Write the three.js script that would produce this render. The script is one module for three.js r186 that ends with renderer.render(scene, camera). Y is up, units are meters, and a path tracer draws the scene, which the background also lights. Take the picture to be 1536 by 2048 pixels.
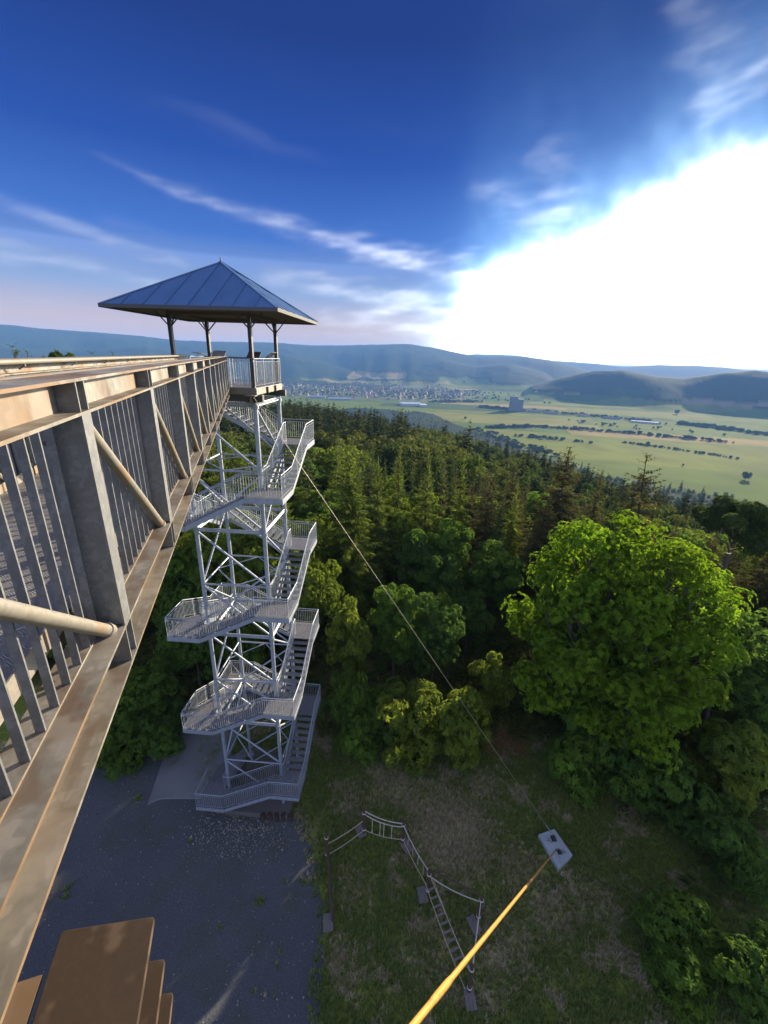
import * as THREE from 'three';
import { mergeGeometries } from 'three/addons/utils/BufferGeometryUtils.js';

// ---------------------------------------------------------------- camera, sky, sun, exposure
const EYE = 27.8;                                   // metres above the hilltop
const scene = new THREE.Scene();
const camera = new THREE.PerspectiveCamera(100.207, 0.75, 0.05, 40000);
camera.rotation.order = 'YXZ';
camera.position.set(0, EYE, 0);
camera.rotation.set(-19.806 * Math.PI / 180, 0, 1.76 * Math.PI / 180);
const renderer = new THREE.WebGLRenderer({ antialias: true });
renderer.toneMapping = THREE.LinearToneMapping;
renderer.toneMappingExposure = 2.75;
renderer.shadowMap.enabled = true;

const D2R = Math.PI / 180;
const SUN_AZ = 41, SUN_EL = 16.5;
const sunDir = new THREE.Vector3(Math.sin(SUN_AZ * D2R) * Math.cos(SUN_EL * D2R), Math.sin(SUN_EL * D2R), -Math.cos(SUN_AZ * D2R) * Math.cos(SUN_EL * D2R));
const sun = new THREE.DirectionalLight(new THREE.Color().setRGB(1.0, 0.83, 0.57), 5.0);
sun.name = 'sun';
sun.position.copy(sunDir).multiplyScalar(300);
sun.castShadow = true;
sun.shadow.radius = 1.3;
sun.shadow.mapSize.set(4096, 4096);
Object.assign(sun.shadow.camera, { left: -160, right: 160, top: 160, bottom: -160, near: 1, far: 900 });
scene.add(sun, sun.target);

// noise ----------------------------------------------------------------------------------------
function rng(seed) { let s = seed | 0; return () => { s = (s + 0x6d2b79f5) | 0; let t = Math.imul(s ^ (s >>> 15), 1 | s); t = (t + Math.imul(t ^ (t >>> 7), 61 | t)) ^ t; return ((t ^ (t >>> 14)) >>> 0) / 4294967296; }; }
const hash2 = (x, y, s = 0) => { let h = Math.imul(x | 0, 374761393) ^ Math.imul(y | 0, 668265263) ^ Math.imul(s | 0, 2147483647 ^ 0x2c1b3c6d); h = Math.imul(h ^ (h >>> 13), 1274126177); h ^= h >>> 16; return (h >>> 0) / 4294967296; };
function vnoise(x, y, s = 0, per = 0) {
  const x0 = Math.floor(x), y0 = Math.floor(y), fx = x - x0, fy = y - y0, u = fx * fx * (3 - 2 * fx), v = fy * fy * (3 - 2 * fy);
  const m = per ? (a) => ((a % per) + per) % per : (a) => a;
  const a = hash2(m(x0), m(y0), s), b = hash2(m(x0 + 1), m(y0), s), c = hash2(m(x0), m(y0 + 1), s), d = hash2(m(x0 + 1), m(y0 + 1), s);
  return a + (b - a) * u + (c - a) * v + (a - b - c + d) * u * v;
}
function fbm(x, y, o = 4, s = 0, per = 0) { let a = 0.5, t = 0, n = 0; for (let i = 0; i < o; i++) { t += a * vnoise(x, y, s + i * 17, per); n += a; a *= 0.5; x *= 2; y *= 2; per *= 2; } return t / n; }
const clamp = (x, a = 0, b = 1) => Math.min(b, Math.max(a, x));
const sstep = (a, b, x) => { const t = clamp((x - a) / (b - a)); return t * t * (3 - 2 * t); };
const lerp = (a, b, t) => a + (b - a) * t;
function curve(pts, x) { if (x <= pts[0][0]) return pts[0][1]; for (let i = 1; i < pts.length; i++) if (x <= pts[i][0]) return lerp(pts[i - 1][1], pts[i][1], (x - pts[i - 1][0]) / (pts[i][0] - pts[i - 1][0])); return pts[pts.length - 1][1]; }

// evening sky: deep blue overhead, warm haze low down, cirrus, bright veil of cloud round the sun
const SKY = [[-5, .285, .19, .16], [0, .295, .20, .165], [3, .255, .195, .19], [6.5, .108, .150, .245], [12, .018, .060, .215], [19, .0046, .026, .145], [28, .0025, .0122, .082], [45, .003, .012, .075], [90, .0047, .0155, .078]];
const VEIL = [[-30, -14], [-8, -7], [3, -1.5], [6.4, 2], [9, 7.5], [12, 10.3], [16, 11.8], [20, 12.9], [22.3, 13.2], [25, 14.6], [27.5, 16.6], [32, 17.6], [35, 17], [45, 17], [60, 14], [80, 5], [100, -6]];
const WISPS = [
  { p: [[-30, 17], [-18.5, 14.2], [-10.5, 13.3], [-1.4, 11.4], [6.9, 9.3], [11, 8.2]], w: [.25, 1.2], a: [.10, .80] }, { p: [[-52, 13.8], [-38, 12.1], [-33.7, 11.3], [-28.6, 10], [-22, 8.6]], w: [.4, .5], a: [.12, .2] },
  { p: [[-55, 8.6], [-38.8, 8.2], [-34.3, 8.2], [-28.5, 7.2], [-20, 6]], w: [.6, .5], a: [.18, .16] }, { p: [[-16, 8.2], [-6, 7.4], [3, 6.2], [10, 5]], w: [.7, 1.2], a: [.15, .6] }, { p: [[-9, 4.6], [0, 4.3], [8, 3.5]], w: [.7, .9], a: [.2, .5] },
  { p: [[15, 21], [17, 18.5], [19, 15]], w: [1.4, 2.0], a: [.05, .14] }, { p: [[24, 31], [27, 27], [29, 25], [31, 22.5]], w: [.9, 1.1], a: [.07, .12] }, { p: [[42, 28], [36, 25], [33, 22.6], [29, 19.5]], w: [1.0, 1.0], a: [.12, .22] }, { p: [[8, 18], [12, 16.5], [16, 14.6], [20, 14.4]], w: [.7, 1.2], a: [.08, .25] }];
function skyAt(az, el) {
  let i = 1; while (i < SKY.length - 1 && el > SKY[i][0]) i++;
  const a = SKY[i - 1], b = SKY[i], t = clamp((el - a[0]) / (b[0] - a[0]));
  const anti = -(Math.sin(el * D2R) * Math.sin(SUN_EL * D2R) + Math.cos(el * D2R) * Math.cos(SUN_EL * D2R) * Math.cos((az - SUN_AZ) * D2R));
  const c = [1, 2, 3].map((k) => lerp(a[k], b[k], t) * (1 + 2.0 * sstep(0.05, 0.9, anti)));   // Rayleigh-like dip; the unseen sky opposite the sun is brightened to fill shade
  let da = az - SUN_AZ; if (da > 180) da -= 360; if (da < -180) da += 360;
  // cirrus on a high layer, drawn out along the wind; the unseen sheet overhead is added as fill light
  const y = Math.sin(Math.max(el, 0.3) * D2R) + 0.045, r = Math.cos(el * D2R) / y, X = r * Math.sin(az * D2R), Z = r * Math.cos(az * D2R);
  const th = 0.62, U = X * Math.cos(th) + Z * Math.sin(th), V = -X * Math.sin(th) + Z * Math.cos(th);
  const warp = fbm(X * 1.1 + 7, Z * 1.1, 4, 5) - 0.5;
  const streak = fbm(U * 0.7 + warp * 2.0 + 3.1, V * 3.6 + warp * 4.0 + 1.7, 6, 11), patch = fbm(X * 0.42 + 4.2, Z * 0.42 + 9.1, 3, 31);
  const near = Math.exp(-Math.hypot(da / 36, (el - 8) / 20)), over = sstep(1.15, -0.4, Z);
  const wisp = sstep(0.50, 0.84, streak);
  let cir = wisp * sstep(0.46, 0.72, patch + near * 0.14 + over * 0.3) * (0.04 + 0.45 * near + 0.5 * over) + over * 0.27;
  const fil = fbm(az * 0.16 + el * 0.5, el * 1.1 - az * 0.12, 5, 61);
  for (const s of WISPS) {
    let best = 1e9, bt = 0;
    for (let k = 1; k < s.p.length; k++) { const [ax, ay] = s.p[k - 1], [bx2, by] = s.p[k], ux = bx2 - ax, uy = by - ay, t2 = clamp(((az - ax) * ux + (el - ay) * uy) / (ux * ux + uy * uy)), d = Math.hypot(az - ax - ux * t2, el - ay - uy * t2); if (d < best) { best = d; bt = (k - 1 + t2) / (s.p.length - 1); } }
    if (best > lerp(s.w[0], s.w[1], bt) * 5) continue;
    const w = lerp(s.w[0], s.w[1], bt) * (0.6 + 1.2 * fbm(az * 0.15, el * 0.5, 3, 63)), d = best + (fil - 0.5) * 3.0 * w;
    cir += Math.exp(-Math.pow(d / w, 2)) * lerp(s.a[0], s.a[1], bt) * (0.25 + 1.1 * sstep(0.2, 0.85, fbm(az * 0.22 + el * 0.5, el * 1.3 - az * 0.25, 5, 67))) * sstep(0, 0.12, bt + 0.03) * sstep(1.02, 0.9, bt);
  }
  // the veil of bright cloud round the sun, with a ragged upper edge
  const n = fbm(az * 0.16 + 2.2, el * 0.20 + 4.4, 4, 51) - 0.5, n2 = fbm(az * 0.5 + 12, el * 0.5 + az * 0.2, 4, 71) - 0.5;
  const e = el - curve(VEIL, az) - n * 3.4 - n2 * 2.2 * sstep(-4, 4, el), ee = Math.max(0, e + 1.2);
  const veil = Math.pow(sstep(3.4, -4.6, e), 2.4), fade = sstep(-12, 12, az) * sstep(115, 70, az), halo = Math.exp(-ee / 6.5) * fade, glow = Math.exp(-ee / 2.6) * fade;
  const fromSun = Math.hypot(da * Math.cos(el * D2R), el - SUN_EL + 5), core = Math.exp(-Math.pow(fromSun / 7, 2));
  const low = sstep(9, 0, el), add = [0, 0, 0], cc = [0.95, 0.98, 1.02];
  for (let k = 0; k < 3; k++) {
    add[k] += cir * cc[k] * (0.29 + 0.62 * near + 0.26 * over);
    add[k] += halo * [.065, .145, .23][k] * (1 + low * [1.6, 0.5, -0.2][k]) + glow * [.26, .37, .42][k];
    add[k] += veil * [2.6, 2.45, 2.25][k] + core * [10, 8.5, 6.5][k] * veil;
  }
  return c.map((v, k) => v * (1 - 0.7 * Math.min(1, cir)) + add[k]);
}
{
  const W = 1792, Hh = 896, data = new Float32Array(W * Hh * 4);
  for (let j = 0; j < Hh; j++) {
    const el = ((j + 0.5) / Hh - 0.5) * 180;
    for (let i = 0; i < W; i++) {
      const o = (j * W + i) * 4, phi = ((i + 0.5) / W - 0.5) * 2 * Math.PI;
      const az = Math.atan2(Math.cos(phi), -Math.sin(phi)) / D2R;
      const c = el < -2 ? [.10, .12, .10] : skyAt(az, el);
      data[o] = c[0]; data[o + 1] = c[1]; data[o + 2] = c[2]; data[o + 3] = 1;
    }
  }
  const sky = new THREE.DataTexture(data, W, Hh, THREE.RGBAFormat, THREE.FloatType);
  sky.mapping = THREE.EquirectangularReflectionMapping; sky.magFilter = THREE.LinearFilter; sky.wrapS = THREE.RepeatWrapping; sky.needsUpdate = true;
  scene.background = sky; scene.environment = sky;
}

// ---------------------------------------------------------------- helpers
const V3 = (x, y, z) => new THREE.Vector3(x, y, z);
const lin = (r, g, b) => new THREE.Color().setRGB(r, g, b);
const used = new Map();
function numbered(name) { const n = used.get(name) ?? 0; used.set(name, n + 1); return n ? name + '_' + String(n).padStart(3, '0') : name; }
function tag(o, label, category, group, kind) { if (label) o.userData.label = label; if (category) o.userData.category = category; if (group) o.userData.group = group; if (kind) o.userData.kind = kind; return o; }
function addMesh(name, geo, mat, parent = scene) { const m = new THREE.Mesh(geo, mat); m.name = parent === scene ? numbered(name) : name; m.castShadow = m.receiveShadow = true; parent.add(m); return m; }
function base(name, x = 0, y = 0, z = 0, turn = 0) { const g = new THREE.Group(); g.name = numbered(name); g.position.set(x, y, z); g.rotation.y = turn; scene.add(g); return g; }
function structure(name, geo, mat) { const m = addMesh(name, geo, mat); m.userData.kind = 'structure'; return m; }

// boxes with uv in metres
function uvBox(sx, sy, sz, ox = 0, oy = 0) {
  const g = new THREE.BoxGeometry(sx, sy, sz), uv = g.attributes.uv, dims = [[sz, sy], [sz, sy], [sx, sz], [sx, sz], [sx, sy], [sx, sy]];
  for (let f = 0; f < 6; f++) for (let k = 0; k < 4; k++) { const i = f * 4 + k; uv.setXY(i, uv.getX(i) * dims[f][0] + ox + f * 0.37, uv.getY(i) * dims[f][1] + oy + f * 0.21); }
  return g;
}
let uvSeed = rng(77);
const bx = (cx, cy, cz, sx, sy, sz) => uvBox(sx, sy, sz, uvSeed() * 5, uvSeed() * 5).translate(cx, cy, cz);
const span = (x0, x1, y0, y1, z0, z1) => bx((x0 + x1) / 2, (y0 + y1) / 2, (z0 + z1) / 2, Math.abs(x1 - x0), Math.abs(y1 - y0), Math.abs(z1 - z0));
function orient(g, p, q) {     // local +y from p to q, local x kept horizontal
  const d = q.clone().sub(p), L = d.length(); d.normalize();
  let xAxis = Math.abs(d.y) > 0.999 ? V3(1, 0, 0) : V3(0, 1, 0).cross(d).normalize();
  const zAxis = xAxis.clone().cross(d).normalize(); xAxis = d.clone().cross(zAxis).normalize();
  const m = new THREE.Matrix4().makeBasis(xAxis, d, zAxis).setPosition(p.clone().add(q).multiplyScalar(0.5));
  return g.applyMatrix4(m);
}
const bar = (p, q, w, t) => orient(uvBox(w, p.distanceTo(q), t, uvSeed() * 5, uvSeed() * 5), p, q);   // w: horizontal width, t: the other way
function tube(p, q, r, seg = 10, r2 = r) {
  const L = p.distanceTo(q), g = new THREE.CylinderGeometry(r2, r, L, seg, 1), uv = g.attributes.uv, ou = uvSeed() * 5;
  for (let i = 0; i < uv.count; i++) uv.setXY(i, uv.getX(i) * 2 * Math.PI * r + ou, uv.getY(i) * L + ou);
  return orient(g, p, q);
}
function path(points, r, seg = 6) {   // chain of tubes with joint balls
  const gs = [];
  for (let i = 1; i < points.length; i++) gs.push(tube(points[i - 1], points[i], r, seg));
  for (let i = 1; i < points.length - 1; i++) gs.push(new THREE.SphereGeometry(r, seg, 4).translate(points[i].x, points[i].y, points[i].z));
  return merged(gs);
}
const merged = (gs) => (gs.length === 1 ? gs[0] : mergeGeometries(gs.map((g) => (g.index ? g : indexed(g))), false));
function indexed(g) { const n = g.attributes.position.count, idx = new Uint32Array(n); for (let i = 0; i < n; i++) idx[i] = i; g.setIndex(new THREE.BufferAttribute(idx, 1)); return g; }

// tiling textures; fn(u, v) returns linear rgb or one value
const toS = (c) => 255 * clamp(c <= 0.0031308 ? 12.92 * c : 1.055 * Math.pow(c, 1 / 2.4) - 0.055);
function tex(w, h, fn, { repeat = 1, srgb = true } = {}) {
  const d = new Uint8Array(w * h * 4);
  for (let j = 0; j < h; j++) for (let i = 0; i < w; i++) {
    const c = fn((i + 0.5) / w, (j + 0.5) / h), o = (j * w + i) * 4;
    for (let k = 0; k < 3; k++) { const v = Array.isArray(c) ? c[k] : c; d[o + k] = srgb ? toS(v) : 255 * clamp(v); }
    d[o + 3] = 255;
  }
  const t = new THREE.DataTexture(d, w, h); t.magFilter = THREE.LinearFilter; t.minFilter = THREE.LinearMipmapLinearFilter; t.wrapS = t.wrapT = THREE.RepeatWrapping;
  t.repeat.set(1 / repeat, 1 / repeat); if (srgb) t.colorSpace = THREE.SRGBColorSpace; t.needsUpdate = true; return t;
}
const mix3 = (a, b, t) => [lerp(a[0], b[0], t), lerp(a[1], b[1], t), lerp(a[2], b[2], t)];

// ---------------------------------------------------------------- terrain
const R1 = [[-180, .02], [-90, .03], [-60, .034], [-40.13, 0.0326], [-37.93, 0.0304], [-34.31, 0.0283], [-29.89, 0.0254], [-26.05, 0.0203], [-20.8, 0.0193], [-14.56, 0.0224], [-8.75, 0.0198], [-4.87, 0.0219], [0.48, 0.0277], [2.6, 0.0277], [4.54, 0.0246], [7.79, 0.015], [11.0, 0.0074], [17.13, 0.0093], [19.49, 0.0036], [22.34, -0.0074], [24.48, -0.0185], [26.86, -0.0377], [29, -.06], [180, -.06]];
const R2 = [[-10, -0.02], [4.55, 0.0031], [10.97, 0.0124], [15.43, 0.0125], [19.72, 0.0038], [24.29, 0.0004], [27.35, -0.0044], [30.71, 0.0013], [34.37, 0.0017], [36.39, 0.0004], [38.0, -0.0027], [39.91, -0.0055], [60, .004], [120, .01]];
const R3 = [[12, -.2], [15.49, -0.0787], [17.62, -0.0528], [21.13, -0.0298], [24.44, -0.0147], [27.44, -0.0117], [30.99, -0.022], [33.37, -0.0226], [36.52, -0.0088], [38.75, -0.0039], [39.92, -0.0063], [50, -.004], [70, -.02], [95, -.07]];
const R4 = [[-70, .004], [-45, .008], [-36, -.008], [-28, .004], [-20, -.012], [-13, .001], [-7, -.021], [-3, -.028], [3, -.012], [7, -.004], [11, -.014], [15, -.006], [19, -.022], [24, -.06], [30, -.1]];
const SLOPE = [[-180, .013], [-60, .012], [-20, .0105], [-10, .0117], [5, .0165], [20, .024], [32, .034], [45, .042], [90, .03], [180, .013]];
const FLOOR = -180.2;
const EDGE = [[-60, 1500], [-14, 1750], [0, 1780], [5, 1690], [10, 1400], [15, 1167], [21, 1000], [27, 905], [37, 890], [45, 870], [60, 900]];
const woodEdge = (az) => curve(EDGE, az) * (1 + 0.10 * (fbm(az * 0.5, 2, 3, 15) - 0.5));
const azOf = (x, z) => Math.atan2(x, -z) / D2R;
function ridge(tab, az, d, foot, crest, drop, rough) {
  const top = EYE + curve(tab, az) * crest, x0 = d * Math.sin(az * D2R), z0 = d * Math.cos(az * D2R);
  if (top < FLOOR + 4) return FLOOR;
  const t = d < crest ? sstep(foot, crest, d) : 1 - drop * sstep(crest, crest * 1.5, d);
  return FLOOR + (top - FLOOR) * t + rough * (fbm(x0 * 0.0011 + crest, z0 * 0.0011, 3, 91) - 0.5) * t * sstep(1, 0.8, t + 0.0) + rough * 0.22 * (vnoise(x0 * 0.0045, z0 * 0.0045, 93) - 0.5) * t;
}
function groundY(x, z) {
  const d = Math.hypot(x, z), az = azOf(x, z);
  const s = Math.max(0, d - 40), a = curve(SLOPE, az) * Math.pow(s, 1.35);
  let y = -a / Math.pow(1 + Math.pow(a / 180.2, 4), 0.25);
  if (s > 0) y += (fbm(x * 0.02, z * 0.02, 3, 3) - 0.5) * 5 * sstep(0, 60, s) * sstep(900, 300, d);
  if (d > 2200) {
    const v = Math.max(ridge(R1, az, d, 3300 + 1500 * (fbm(az * 0.16, 1, 3, 7) - 0.3), 6000, 0.5, 60), ridge(R2, az, d, 6500, 9500, 0.2, 20), ridge(R4, az, d, 3350 + 500 * (fbm(az * 0.3, 6, 2, 27) - 0.3), 4700, 0.75, 44), ridge(R3, az, d, 2250 + 500 * fbm(az * 0.22, 3, 2, 8), 3300, 0.6, 34));
    y = Math.max(y, v);
  }
  return y;
}
// what covers the country: 0 forest, 1 field, 2 town
const townAt = (az, d) => sstep(1, 0.75, Math.hypot((az + 3) / 17, (d - 2950) / 760));
function cover(x, z) {
  const d = Math.hypot(x, z), az = azOf(x, z), y = groundY(x, z);
  if (d < woodEdge(az)) return { kind: 0 };
  if (y > FLOOR + 30 + 25 * (fbm(x * 0.0016, z * 0.0016, 3, 41) - 0.5)) {
    // clearings on the slopes
    const nz = fbm(az * 0.7, d * 0.002, 3, 5) - 0.5;
    if (Math.abs(az + 1.6 + nz * 3) < 3.0 && Math.abs(y - FLOOR - 52 + nz * 40) < 20 && d < 6000) return { kind: 1, c: [.24, .19, .07] };
    if (Math.abs(az - 10 + nz * 3) < 3.4 && Math.abs(y - FLOOR - 44 - nz * 30) < 14 && d < 6000) return { kind: 1, c: [.10, .14, .04] };
    if (az > 33.5 && Math.abs(y - FLOOR - 40 - nz * 16) < 9 && d < 4200) return { kind: 1, c: [.27, .20, .10] };
    if (Math.abs(az + 32) < 3 && Math.abs(y - FLOOR - 60 + nz * 30) < 14 && d < 6000) return { kind: 1, c: [.18, .17, .07] };
    return { kind: 0 };
  }
  // parcels
  const th = 0.22, u = x * Math.cos(th) + z * Math.sin(th), v = -x * Math.sin(th) + z * Math.cos(th);
  const row = Math.floor((v + 40 * (fbm(u * 0.0008, v * 0.001, 2, 61) - 0.5)) / 130), cu = Math.floor((u + hash2(row, 3) * 500) / 620);
  const h = hash2(row, cu, 9), h2 = hash2(row, cu, 19);
  let c = mix3([.060, .118, .008], [.145, .168, .014], h);
  if (h2 > 0.86) c = [.24, .19, .06]; else if (h2 > 0.74) c = [.17, .175, .03]; else if (h2 < 0.22) c = [.038, .080, .010];
  if (Math.abs(az - 19.5) < 1.2 && Math.abs(d - 3010) < 45) c = [.5, .38, .14];
  if (d > 3300 && fbm(x * 0.0012 + 5, z * 0.0012, 3, 43) > 0.52) return { kind: 0 };
  return { kind: townAt(az, d) > 0.2 ? 2 : 1, c };
}
{
  const azs = [], rs = [0];
  for (let a = -180; a < -52; a += 4) azs.push(a);
  for (let a = -52; a <= 52; a += 0.15) azs.push(a);
  for (let a = 54; a < 180; a += 4) azs.push(a);
  for (let r = 8; r < 15000; r *= r < 60 ? 1.22 : r < 900 ? 1.045 : r < 4600 ? 1.0095 : 1.03) rs.push(r);
  const A = azs.length, Rn = rs.length, pos = new Float32Array(A * Rn * 3), col = new Float32Array(A * Rn * 3), idx = [];
  for (let j = 0; j < Rn; j++) for (let i = 0; i < A; i++) {
    const x = rs[j] * Math.sin(azs[i] * D2R), z = -rs[j] * Math.cos(azs[i] * D2R), o = (j * A + i) * 3;
    let y = groundY(x, z), c;
    if (rs[j] < 60) c = [.05, .06, .02];
    else {
      const k = cover(x, z), g = 0.82 + 0.36 * vnoise(x * 0.02, z * 0.02, 71), f = fbm(x * 0.006, z * 0.006, 4, 73);
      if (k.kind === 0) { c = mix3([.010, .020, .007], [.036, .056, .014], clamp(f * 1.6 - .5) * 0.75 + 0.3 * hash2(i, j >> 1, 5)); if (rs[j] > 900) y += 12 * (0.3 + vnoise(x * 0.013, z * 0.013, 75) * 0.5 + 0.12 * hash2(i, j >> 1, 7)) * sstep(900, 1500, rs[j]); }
      else if (k.kind === 2) c = mix3([.06, .09, .03], [.15, .16, .08], vnoise(x * 0.012, z * 0.012, 77));
      else c = k.c.map((v) => v * g);
    }
    pos.set([x, y - (rs[j] < 66 ? 0.35 : 0), z], o); col.set(c, o);
  }
  for (let j = 0; j + 1 < Rn; j++) for (let i = 0; i < A; i++) { const i2 = (i + 1) % A, a = j * A + i, b = j * A + i2, c = a + A, d = b + A; idx.push(a, b, c, b, d, c); }
  const g = new THREE.BufferGeometry(); g.setAttribute('position', new THREE.BufferAttribute(pos, 3)); g.setAttribute('color', new THREE.BufferAttribute(col, 3)); g.setIndex(idx); g.computeVertexNormals();
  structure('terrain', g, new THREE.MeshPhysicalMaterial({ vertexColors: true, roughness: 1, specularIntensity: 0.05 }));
}

// ---------------------------------------------------------------- materials of the steelwork
const zincMap = tex(512, 512, (u, v) => {
  const n = fbm(u * 8, v * 8, 5, 101, 8), f = fbm(u * 48, v * 48, 3, 103, 48), st = sstep(0.60, 0.80, fbm(u * 5, v * 5, 4, 107, 5));
  let c = mix3([.24, .28, .345], [.41, .455, .53], n * 0.7 + f * 0.3); c = mix3(c, [.36, .27, .18], st * 0.30); return c;
}, { repeat: 1.3 });
const zincRough = tex(256, 256, (u, v) => 0.38 + 0.34 * fbm(u * 12, v * 12, 4, 113, 12), { repeat: 0.9, srgb: false });
const steel = new THREE.MeshStandardMaterial({ map: zincMap, roughnessMap: zincRough, roughness: 1, metalness: 0.38, bumpMap: zincRough, bumpScale: 0.0008 });
const stainMap = tex(1024, 1024, (u, v) => {
  const n = fbm(u * 6, v * 6, 5, 121, 6), n2 = fbm(u * 3 + 0.4, v * 3, 5, 127, 3), f = fbm(u * 70, v * 70, 3, 131, 70), drip = fbm(u * 26, v * 4, 4, 139, 2);
  let c = mix3([.115, .11, .10], [.225, .217, .202], n * 0.4 + f * 0.6);
  c = mix3(c, [.30, .28, .26], sstep(.62, .70, fbm(u * 40, v * 40, 2, 181, 40)) * .35);
  c = mix3(c, [.085, .06, .045], sstep(.56, .74, drip) * .55);
  c = mix3(c, [.17, .105, .055], sstep(0.48, 0.68, n2) * 0.85);
  c = mix3(c, [.095, .055, .032], sstep(0.58, 0.78, fbm(u * 9, v * 9, 4, 149, 9)) * 0.6);
  c = mix3(c, [.27, .255, .235], sstep(0.60, 0.70, fbm(u * 7 + 3, v * 7, 4, 151, 7)) * 0.4);
  return c;
}, { repeat: 1.9 });
const stainRough = tex(256, 256, (u, v) => 0.42 + 0.4 * fbm(u * 9, v * 9, 4, 157, 9), { repeat: 1.1, srgb: false });
const stained = new THREE.MeshStandardMaterial({ map: stainMap, roughnessMap: stainRough, roughness: 1, metalness: 0.22, bumpMap: stainRough, bumpScale: 0.001 });
const rustMap = tex(512, 512, (u, v) => { const n = fbm(u * 5, v * 5, 5, 621, 5), f = fbm(u * 90, v * 90, 3, 623, 90); let c = mix3([.018, .0095, .005], [.045, .025, .013], n * .5 + f * .5); c = mix3(c, [.10, .068, .045], sstep(.60, .74, fbm(u * 7, v * 7, 4, 627, 7)) * .7); return c; }, { repeat: 0.9 });
const rusty = new THREE.MeshStandardMaterial({ map: rustMap, roughness: .8, metalness: .1, bumpMap: stainRough, bumpScale: .002 });
const tubeMap = tex(512, 512, (u, v) => { const n = fbm(u * 6, v * 6, 5, 161, 6), f = fbm(u * 60, v * 60, 3, 163, 60); return mix3(mix3([.145, .134, .12], [.25, .235, .208], f * .75 + n * .25), [.23, .145, .07], sstep(.45, .66, fbm(u * 4, v * 4, 4, 167, 4)) * .6); }, { repeat: 1.1 });
const tubeSteel = new THREE.MeshStandardMaterial({ map: tubeMap, roughness: 0.55, metalness: 0.15, bumpMap: stainRough, bumpScale: 0.0006 });
const greyMap = tex(512, 512, (u, v) => { const n = fbm(u * 10, v * 10, 5, 171, 10), f = fbm(u * 64, v * 64, 3, 173, 64), p = sstep(.55, .6, fbm(u * 30, v * 30, 2, 177, 30)); return mix3([.12, .128, .14], [.23, .24, .255], n * .4 + f * .3 + p * .3); }, { repeat: 0.8 });
const greySteel = new THREE.MeshStandardMaterial({ map: greyMap, roughness: 0.5, metalness: 0.35, bumpMap: zincRough, bumpScale: 0.0006 });
// five-bar tread plate: pairs of short raised bars, alternately crossed
const treadBump = tex(512, 512, (u, v) => {
  const N = 16; let best = 0; const cx = Math.floor(u * N), cy = Math.floor(v * N), fx = u * N - cx - 0.5, fy = v * N - cy - 0.5, s = (cx + cy) % 2 ? 1 : -1;
  const a = (fx + s * fy) * 0.7071, b = (fx - s * fy) * 0.7071; for (const k of [-0.24, 0, 0.24]) best = Math.max(best, sstep(0.085, 0.03, Math.abs(a - k)) * sstep(0.46, 0.36, Math.abs(b)));
  return best;
}, { repeat: 0.86, srgb: false });
const treadMap = tex(512, 512, (u, v) => { const n = fbm(u * 6, v * 6, 5, 181, 6), f = fbm(u * 50, v * 50, 3, 183, 50); return mix3([.17, .17, .175], [.30, .295, .29], n * .6 + f * .4); }, { repeat: 2.3 });
const treadPlate = new THREE.MeshStandardMaterial({ map: treadMap, roughness: 0.42, metalness: 0.45, bumpMap: treadBump, bumpScale: 0.004 });
const gratingMap = tex(256, 256, (u, v) => { const n = fbm(u * 8, v * 8, 4, 191, 8); return mix3([.14, .145, .16], [.26, .265, .28], n); }, { repeat: 0.7 });
const grating = new THREE.MeshStandardMaterial({ map: gratingMap, roughness: 0.5, metalness: 0.4, bumpMap: treadBump, bumpScale: 0.002 });
const darkSteel = new THREE.MeshStandardMaterial({ color: lin(.075, .070, .070), roughness: 0.55, metalness: 0.3 });

const darkRail = greySteel;

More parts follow.
